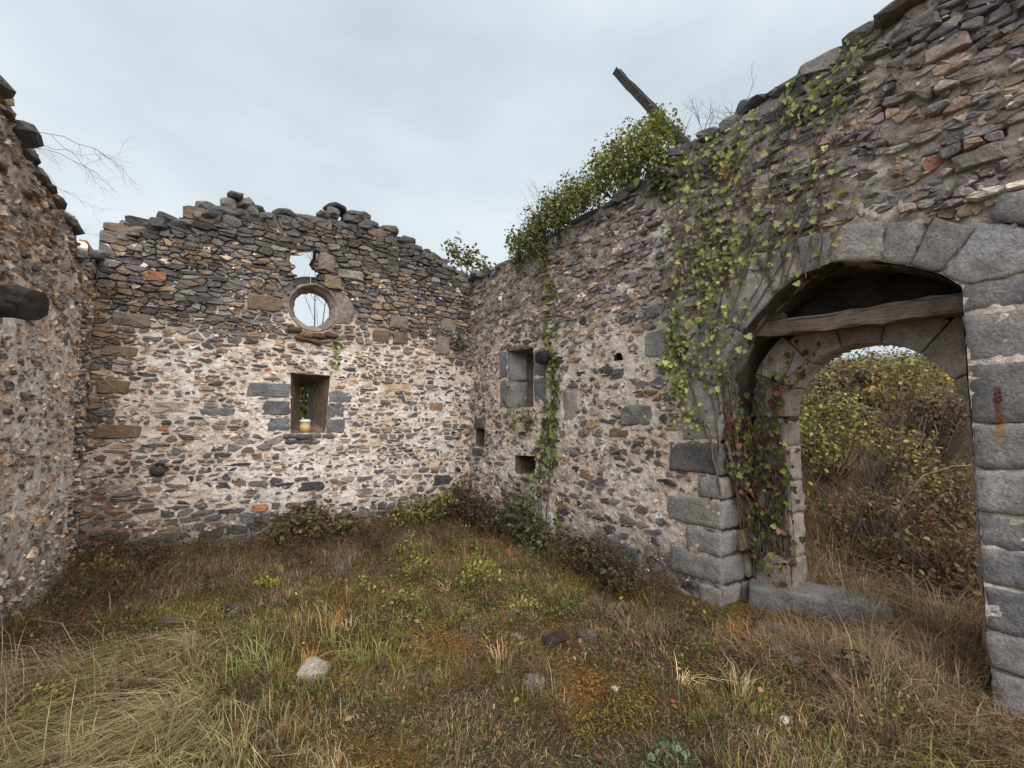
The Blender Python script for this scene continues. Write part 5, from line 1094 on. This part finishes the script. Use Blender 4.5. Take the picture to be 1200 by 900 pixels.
# ------------------------------------------------------------------ bushes on the wall top
wt = np.random.default_rng(31)
def wall_bush(label, u_, z_, cl, nleaf, pal, bare):
    b = RIGHT.p(u_, z_, -.25); return shrub('leafy_bush', label, tuple(b), [(tuple(RIGHT.p(u, z, n) - b), r) for u, z, n, r in cl], nleaf, .037, pal, wt, 'bush', None, .008, (.11, .09, .07), LEAF_OVAL, .8, bare, .7)
P_W1 = [(2.4, (.15, .175, .05)), (2, (.10, .115, .04)), (1.6, (.24, .25, .075)), (1, (.17, .12, .055)), (.5, (.30, .28, .09))]
P_W2 = [(2.4, (.20, .22, .06)), (2.2, (.28, .29, .075)), (1.6, (.12, .145, .045)), (.8, (.36, .34, .09)), (.6, (.16, .11, .05))]
wall_bush('dense dark green bush spilling over the wall top near the corner', 1.75, 3.85, [(1.42, 4.16, .02, (.2, .24, .26)), (1.52, 3.90, .10, (.18, .2, .26)), (1.75, 4.34, -.1, (.3, .26, .28)), (1.8, 3.98, .10, (.22, .18, .22)), (1.98, 4.08, .08, (.22, .22, .28)), (2.1, 4.46, -.15, (.3, .26, .28)), (2.08, 3.72, .10, (.13, .12, .24)), (2.3, 4.24, .04, (.28, .22, .26)), (2.45, 4.05, .1, (.2, .14, .14))], 4300, P_W1, 0)
wall_bush('tall yellow green bush on the wall top under the leaning timber', 3.2, 3.95, [(2.5, 4.46, -.1, (.28, .26, .28)), (2.75, 4.30, .02, (.25, .22, .22)), (2.95, 4.58, -.15, (.30, .26, .28)), (3.25, 4.42, .02, (.30, .24, .26)), (3.45, 4.66, -.15, (.30, .26, .28)), (3.7, 4.38, .06, (.26, .22, .28)), (3.85, 4.52, -.1, (.24, .24, .26)), (3.95, 4.22, .08, (.16, .16, .26)), (2.7, 4.14, .1, (.24, .14, .16)), (3.1, 4.20, .1, (.26, .15, .18)), (3.45, 4.22, .1, (.24, .15, .2)), (3.15, 4.72, -.2, (.26, .22, .2)), (3.65, 4.76, -.2, (.22, .2, .2))], 5600, P_W2, 0)
creeper('ivy', 'dark ivy curtain hanging under the timber from the wall top bush', (3.9, 4.1), [([(3.6, 4.3), (3.75, 4.1), (3.9, 3.95)], .005, 90, .08, (0, 1)), ([(3.85, 4.3), (3.95, 4.05), (4.0, 3.8)], .005, 80, .07, (0, 1))], [(2, (.07, .095, .03)), (2, (.11, .14, .045)), (.6, (.2, .23, .07))], .055, 0, iv)
# bare twigs rising from the bushes
def twig_tree(acc, p, d, L, r, depth, rng, colr, spread=.5, up=.1, seg=4):
    pts = [np.array(p, float)]; d = np.array(d, float)
    for k in range(seg):
        d = d + rng.normal(size=3) * .12 + np.array([0, 0, up]) * .3; d /= np.linalg.norm(d); pts.append(pts[-1] + d * L / seg)
    V, P = tube_geo(np.array(pts), np.linspace(r, r * .5, seg + 1), 4 if r < .01 else 6, False); acc.add(V, P, colr)
    if depth > 0:
        for k in range(rng.integers(2, 5)):
            i = rng.integers(1, seg + 1); dd = d + rng.normal(size=3) * spread; twig_tree(acc, pts[i], dd / np.linalg.norm(dd), L * rng.uniform(.45, .75), r * .55, depth - 1, rng, colr, spread, up, seg)
    return pts
tg = np.random.default_rng(12)
for (us, lab) in (((1.6, 1.95, 2.2, 2.45, 2.7), 'bare grey twigs standing above the dark green wall bush'), ((3.0, 3.4, 3.9, 4.25, 4.4), 'bare grey twigs standing around the leaning timber')):
    t = thing('bare_twigs', lab, 'twigs', tuple(RIGHT.p(us[2], 4.1, -.2))); A = Acc()
    for u in us:
        for k in range(5 if us[0] > 2.5 else 8): twig_tree(A, RIGHT.p(u + tg.normal() * .2, 4.15, -.2), (tg.normal() * .3, .3 + tg.normal() * .4, 1), tg.uniform(.28, .42), .0045, 3, tg, (.20, .175, .15), .55, .12)
    obj('stems', A.mesh('stems'), M_BARK, t)

# ------------------------------------------------------------------ trees and thickets outside
def tree(name, label, base, hgt, crown, nleaf, size, pal, rng, r0=.1, group=None, gaps=.35, bark=(.10, .085, .07), tpl=LEAF_OVAL):
    """crown: list of (offset, radius)"""
    base = np.array(base, float); t = thing(name, label, 'tree', tuple(base), group); S = Acc(); A = Acc()
    top = base + np.array([rng.normal() * .2, rng.normal() * .2, hgt]); pts = np.linspace(base - np.array([0, 0, .15]), top, 7); pts[1:-1] += rng.normal(size=(5, 3)) * .06 * hgt / 4
    V, P = tube_geo(pts, np.linspace(r0, r0 * .18, 7), 8, False, .06, rng); S.add(V, P, np.array(bark))
    tot = sum(np.prod(np.array(r) * np.ones(3)) ** (2 / 3) for _, r in crown)
    for (c, r) in crown:
        c = base + np.array(c); r = np.array(r) * np.ones(3); st = pts[rng.integers(2, 6)]
        V, P = tube_geo(np.array([st, (st + c) / 2 + rng.normal(size=3) * .08, c]), [r0 * .35, r0 * .22, r0 * .08], 5, False); S.add(V, P, np.array(bark))
        k = int(nleaf * np.prod(r) ** (2 / 3) / tot); nsub = 9
        subs = rng.standard_normal((nsub, 3)); subs = subs / np.linalg.norm(subs, axis=1)[:, None] * rng.random((nsub, 1)) ** .5 * r * .85
        for q in subs:
            V, P = tube_geo(np.array([c, c + q * .5 + rng.normal(size=3) * .03, c + q * 1.15]), [r0 * .08, r0 * .05, r0 * .02], 3, False); S.add(V, P, np.array(bark))
        w = rng.integers(0, nsub, k); D = rng.standard_normal((k, 3)); Pp = c + subs[w] + D * r * .26
        tint = np.exp(rng.standard_normal((nsub, 1)) * .2)[w]
        leaves(A, Pp, D * .4 + np.array([0, 0, .8]), size * np.exp(rng.standard_normal(k) * .25), pick(pal, k, rng) * tint * .72, tpl, .8, rng)
    obj('trunk', S.mesh('trunk'), M_BARK, t); obj('crown', A.mesh('crown', False), M_LEAF, t)
    return t
ot = np.random.default_rng(64)
P_AUT = [(3, (.50, .39, .09)), (2, (.42, .24, .07)), (1.5, (.30, .30, .09)), (1, (.16, .11, .05)), (.6, (.34, .13, .05))]
P_AUT2 = [(2, (.28, .29, .085)), (2, (.38, .34, .10)), (1.5, (.14, .15, .05)), (1, (.22, .13, .06))]
def gz(x, y): return float(ground_h(x, y))
def thicket(label, x, y, h, w, pal, n, size=.05, bare=2, tpl=LEAF_OVAL):
    cl = []
    for k in range(9):
        cl.append(((ot.normal() * w * .45, ot.normal() * w * .45, h * ot.uniform(.3, .95)), (w * .34, w * .34, h * .2)))
    return shrub('bramble_thicket', label, (x, y, gz(x, y)), cl, n, size, [(w_, tuple(np.array(c_) * np.array([1.4, 1.35, 1.1]))) for w_, c_ in pal], ot, 'thicket', 'thickets outside the doorway', .011, (.16, .12, .10), tpl, .9, bare, .5)
thicket('green and yellow bramble thicket outside the door by the ivy covered frame', 6.1, 3.15, 1.45, .9, [(2.5, (.15, .175, .055)), (2, (.24, .25, .07)), (1.2, (.10, .065, .045)), (1.2, (.085, .10, .04)), (.6, (.3, .26, .08))], 3200)
thicket('tall leafy thicket of olive and purple brown leaves in the doorway middle', 8.0, 3.5, 1.6, 1.2, [(2, (.17, .18, .055)), (1.6, (.12, .075, .06)), (1.5, (.26, .25, .08)), (1.2, (.08, .05, .045)), (.8, (.1, .12, .045))], 3600)
thicket('dark purple brown leafless thicket on the pier side of the doorway view', 8.4, 2.35, 1.35, 1.0, [(2.5, (.085, .055, .05)), (2, (.13, .085, .06)), (1, (.16, .15, .06)), (.6, (.2, .13, .06))], 2600, .05, 9)
thicket('low reddish bramble tangle just outside the threshold', 5.5, 2.05, .8, .75, [(2, (.17, .085, .06)), (2, (.15, .115, .07)), (1.2, (.11, .13, .05)), (1, (.24, .18, .09))], 1700, .042, 9)
thicket('low brown bramble tangle on the dry bank outside', 6.8, 1.75, .8, .9, [(2, (.19, .14, .085)), (2, (.12, .08, .055)), (1, (.14, .14, .05))], 1700, .042, 9)
thicket('olive brown thicket behind the tangle outside the doorway', 7.2, 2.65, 1.05, .95, [(2, (.17, .15, .06)), (1.5, (.14, .09, .06)), (1.5, (.2, .2, .065))], 2000, .045, 5)
thicket('small brown bramble patch right behind the pier outside the doorway', 5.15, 1.35, .6, .5, [(2, (.19, .13, .08)), (2, (.15, .085, .06)), (1, (.13, .14, .05))], 1100, .038, 7)
thicket('broad yellow green thicket further up the bank outside', 10.0, 4.8, 1.9, 1.5, P_AUT2, 2600, .07)
thicket('dull brown thicket up the bank beside the autumn trees', 10.4, 3.2, 1.5, 1.3, [(2, (.19, .15, .07)), (2, (.11, .075, .055)), (1, (.2, .19, .07))], 2300, .065, 5)
for (x, y, h, w, pal, n, lab) in [(12.5, 3.6, 1.35, 1.4, P_AUT, 1800, 'golden autumn tree on the bank straight behind the doorway'), (14.5, 5.4, 1.9, 1.7, P_AUT2, 1700, 'olive yellow tree high on the bank behind the doorway'), (13.0, 5.0, 1.6, 1.3, [(1, (.16, .09, .065)), (1, (.1, .07, .055)), (.6, (.2, .17, .07))], 1300, 'purple brown tree among the golden trees on the bank'), (16.5, 4.6, 1.3, 1.8, P_AUT, 1700, 'orange and yellow tree highest on the bank'), (11.5, 6.6, 2.2, 1.6, P_AUT2, 1500, 'green yellow tree on the bank seen past the ivy covered frame')]:
    cr = [((ot.normal() * w * .45, ot.normal() * w * .45, h * ot.uniform(.45, .95)), (w * .42, w * .42, h * .22)) for k in range(8)]
    tree('autumn_tree', lab, (x, y, gz(x, y)), h * .8, cr, n, .11, pal, ot, .07, 'autumn trees on the bank')
# far wooded slope, one mass
A = Acc()
for k in range(420):
    x = ot.uniform(17, 75); y = x * ot.uniform(.16, .62) + ot.normal() * 1.5; r = ot.uniform(.8, 1.7); c = np.array([x, y, gz(x, y) + r * .7]); n = 150
    D = ot.standard_normal((n, 3)); D /= np.linalg.norm(D, axis=1)[:, None]
    leaves(A, c + D * r * ot.random((n, 1)) ** .4 * np.array([1, 1, .9]), D + UPZ * .5, ot.uniform(.10, .24, n), pick([(2, (.26, .21, .06)), (2, (.17, .17, .06)), (1.5, (.13, .085, .055)), (1, (.3, .18, .06))], 1, ot)[0] * .9, LEAF_DIAMOND, .7, ot)
o = obj('hillside_wood', A.mesh('hillside_wood', False), M_LEAF); tag(o, 'far wooded hillside in autumn colours beyond the doorway', 'wood', kind='stuff')
# dry grass outside the door
A = Acc(); acc = A
for k in range(620):
    x = 4.35 + 5.6 * ot.random() ** 1.1; y = x * ot.uniform(.12, .60) + .1
    tussock(x, y, 34, ot.uniform(.16, .38), .2, [RDB * 1.25, TANG * 1.3, STRAW * 1.0, BRN * 1.5, RDB * 1.1][ot.integers(5)], ot.normal(size=2) * .45, .005)
o = obj('bank_grass', A.mesh('bank_grass', False), M_GRASS); tag(o, 'dry straw coloured grass on the bank outside the doorway', 'grass', kind='stuff')
# a bent pale cane and a hanging twig seen in the doorway
t = thing('dead_cane', 'pale bent dead cane rising from the tangle outside the doorway', 'cane', (5.9, 1.8, gz(5.9, 1.8))); A = Acc()
V, P = tube_geo(np.array([(5.75, 1.95, .3), (5.72, 1.88, .75), (5.8, 1.7, 1.05), (5.9, 1.5, 1.15), (6.0, 1.25, 1.17)]), [.012, .010, .008, .006, .004], 6); A.add(V, P, (.42, .34, .2)); obj('stems', A.mesh('stems'), M_BARK, t)
# trees behind the walls
P_SP = [(2, (.20, .21, .09)), (2, (.28, .26, .11)), (1, (.14, .13, .07))]
tree('slender_tree', 'slender sparse leaved tree rising behind the wall corner', (4.75, 9.6, gz(4.75, 9.6)), 5.8, [((0, 0, 5.75), (.42, .4, .34)), ((-.35, 0, 6.05), (.32, .3, .34)), ((.5, 0, 5.7), (.35, .3, .3)), ((.1, .1, 5.9), (.22, .22, .22)), ((-.2, .1, 5.2), (.5, .5, .5)), ((.9, .1, 5.6), (.3, .3, .25))], 800, .085, P_SP, ot, .06)
t = thing('bare_tree', 'bare tree behind the side wall with drooping thin branches', 'tree', (-3.4, 8.0, gz(-3.4, 8))); A = Acc(); bt = np.random.default_rng(6)
V, P = tube_geo(np.array([(-3.4, 8, -.3), (-3.35, 8, 2), (-3.2, 8.05, 4.2), (-3.1, 8, 5.6)]), [.14, .11, .07, .03], 8); A.add(V, P, (.10, .085, .075))
obj('trunk', A.mesh('trunk'), M_BARK, t); B = Acc()
for (pts, r) in [([(-3.2, 8.0, 4.7), (-2.5, 8.0, 5.2), (-2.05, 8.0, 5.27), (-1.6, 8.0, 5.22), (-1.35, 8.0, 5.08), (-1.1, 8.0, 4.82)], .016), ([(-3.2, 8.0, 4.5), (-2.4, 8.05, 5.0), (-1.95, 8.05, 5.08), (-1.6, 8.1, 4.93), (-1.4, 8.1, 4.75)], .014), ([(-2.3, 8.0, 5.15), (-1.8, 8.0, 5.05), (-1.5, 8.0, 5.12), (-1.3, 8, 5.18)], .009), ([(-2.2, 8.1, 4.9), (-1.9, 8.1, 4.6), (-1.6, 8.1, 4.45), (-1.4, 8.1, 4.42)], .008), ([(-2.0, 8.0, 5.25), (-1.7, 8.0, 5.0), (-1.55, 8.0, 4.8), (-1.45, 8.0, 4.62)], .008), ([(-2.2, 8, 4.4), (-1.7, 8, 4.1), (-1.3, 8, 3.95)], .007)]:
    p = np.array(pts, float); q = np.stack([np.interp(np.linspace(0, len(p) - 1, 14), np.arange(len(p)), p[:, j]) for j in range(3)], -1); q[1:-1] += bt.normal(size=(12, 3)) * .015
    V, P = tube_geo(q, np.linspace(r, r * .25, 14) * .42, 4, False); B.add(V, P, (.22, .205, .20))
    for k in range(9):
        i = bt.integers(4, 13); d = q[i] - q[i - 1]; d = d / np.linalg.norm(d) + bt.normal(size=3) * .5 + np.array([.2, 0, -.25]); twig_tree(B, q[i], d / np.linalg.norm(d), bt.uniform(.12, .3), r * .13, 1, bt, (.24, .225, .22), .5, -.15, 3)
obj('branches', B.mesh('branches'), M_BARK, t)
for (x, y, h, lab) in ((1.47, 9.1, 4.75, 'thin bare sapling seen through the round window'), (1.62, 9.5, 4.6, 'second thin bare sapling leaning behind the round window')):
    t = thing('bare_sapling', lab, 'sapling', (x, y, gz(x, y))); A = Acc(); z0 = gz(x, y)
    pts = np.array([(x, y, z0 - .1), (x - .02, y, 1.5), (x - .06, y, 3.0), (x - .10 if h > 4.7 else x + .1, y, h)]); V, P = tube_geo(pts, [.03, .022, .014, .005], 5); A.add(V, P, (.14, .12, .11))
    for k in range(9):
        zz_ = bt.uniform(2.2, h - .1); pp = np.array([np.interp(zz_, pts[:, 2], pts[:, j]) for j in range(3)]); twig_tree(A, pp, (bt.choice([-1, 1]) * .7, bt.normal() * .3, 1), bt.uniform(.3, .6), .005, 1, bt, (.15, .13, .12), .4, .2, 3)
    obj('stems', A.mesh('stems'), M_BARK, t)
shrub('leafy_shrub', 'yellow green bush behind the gable wall seen through the slit window', (1.2, 8.7, gz(1.2, 8.7)), [((ot.normal() * .4, ot.normal() * .3, ot.uniform(.6, 2.7)), (.4, .35, .35)) for k in range(14)] + [((0, -.1, z_), (.36, .36, .34)) for z_ in (1.5, 2.0, 2.4, 2.75)], 5200, .07, P_YG + [(1.5, (.1, .12, .04))], ot)
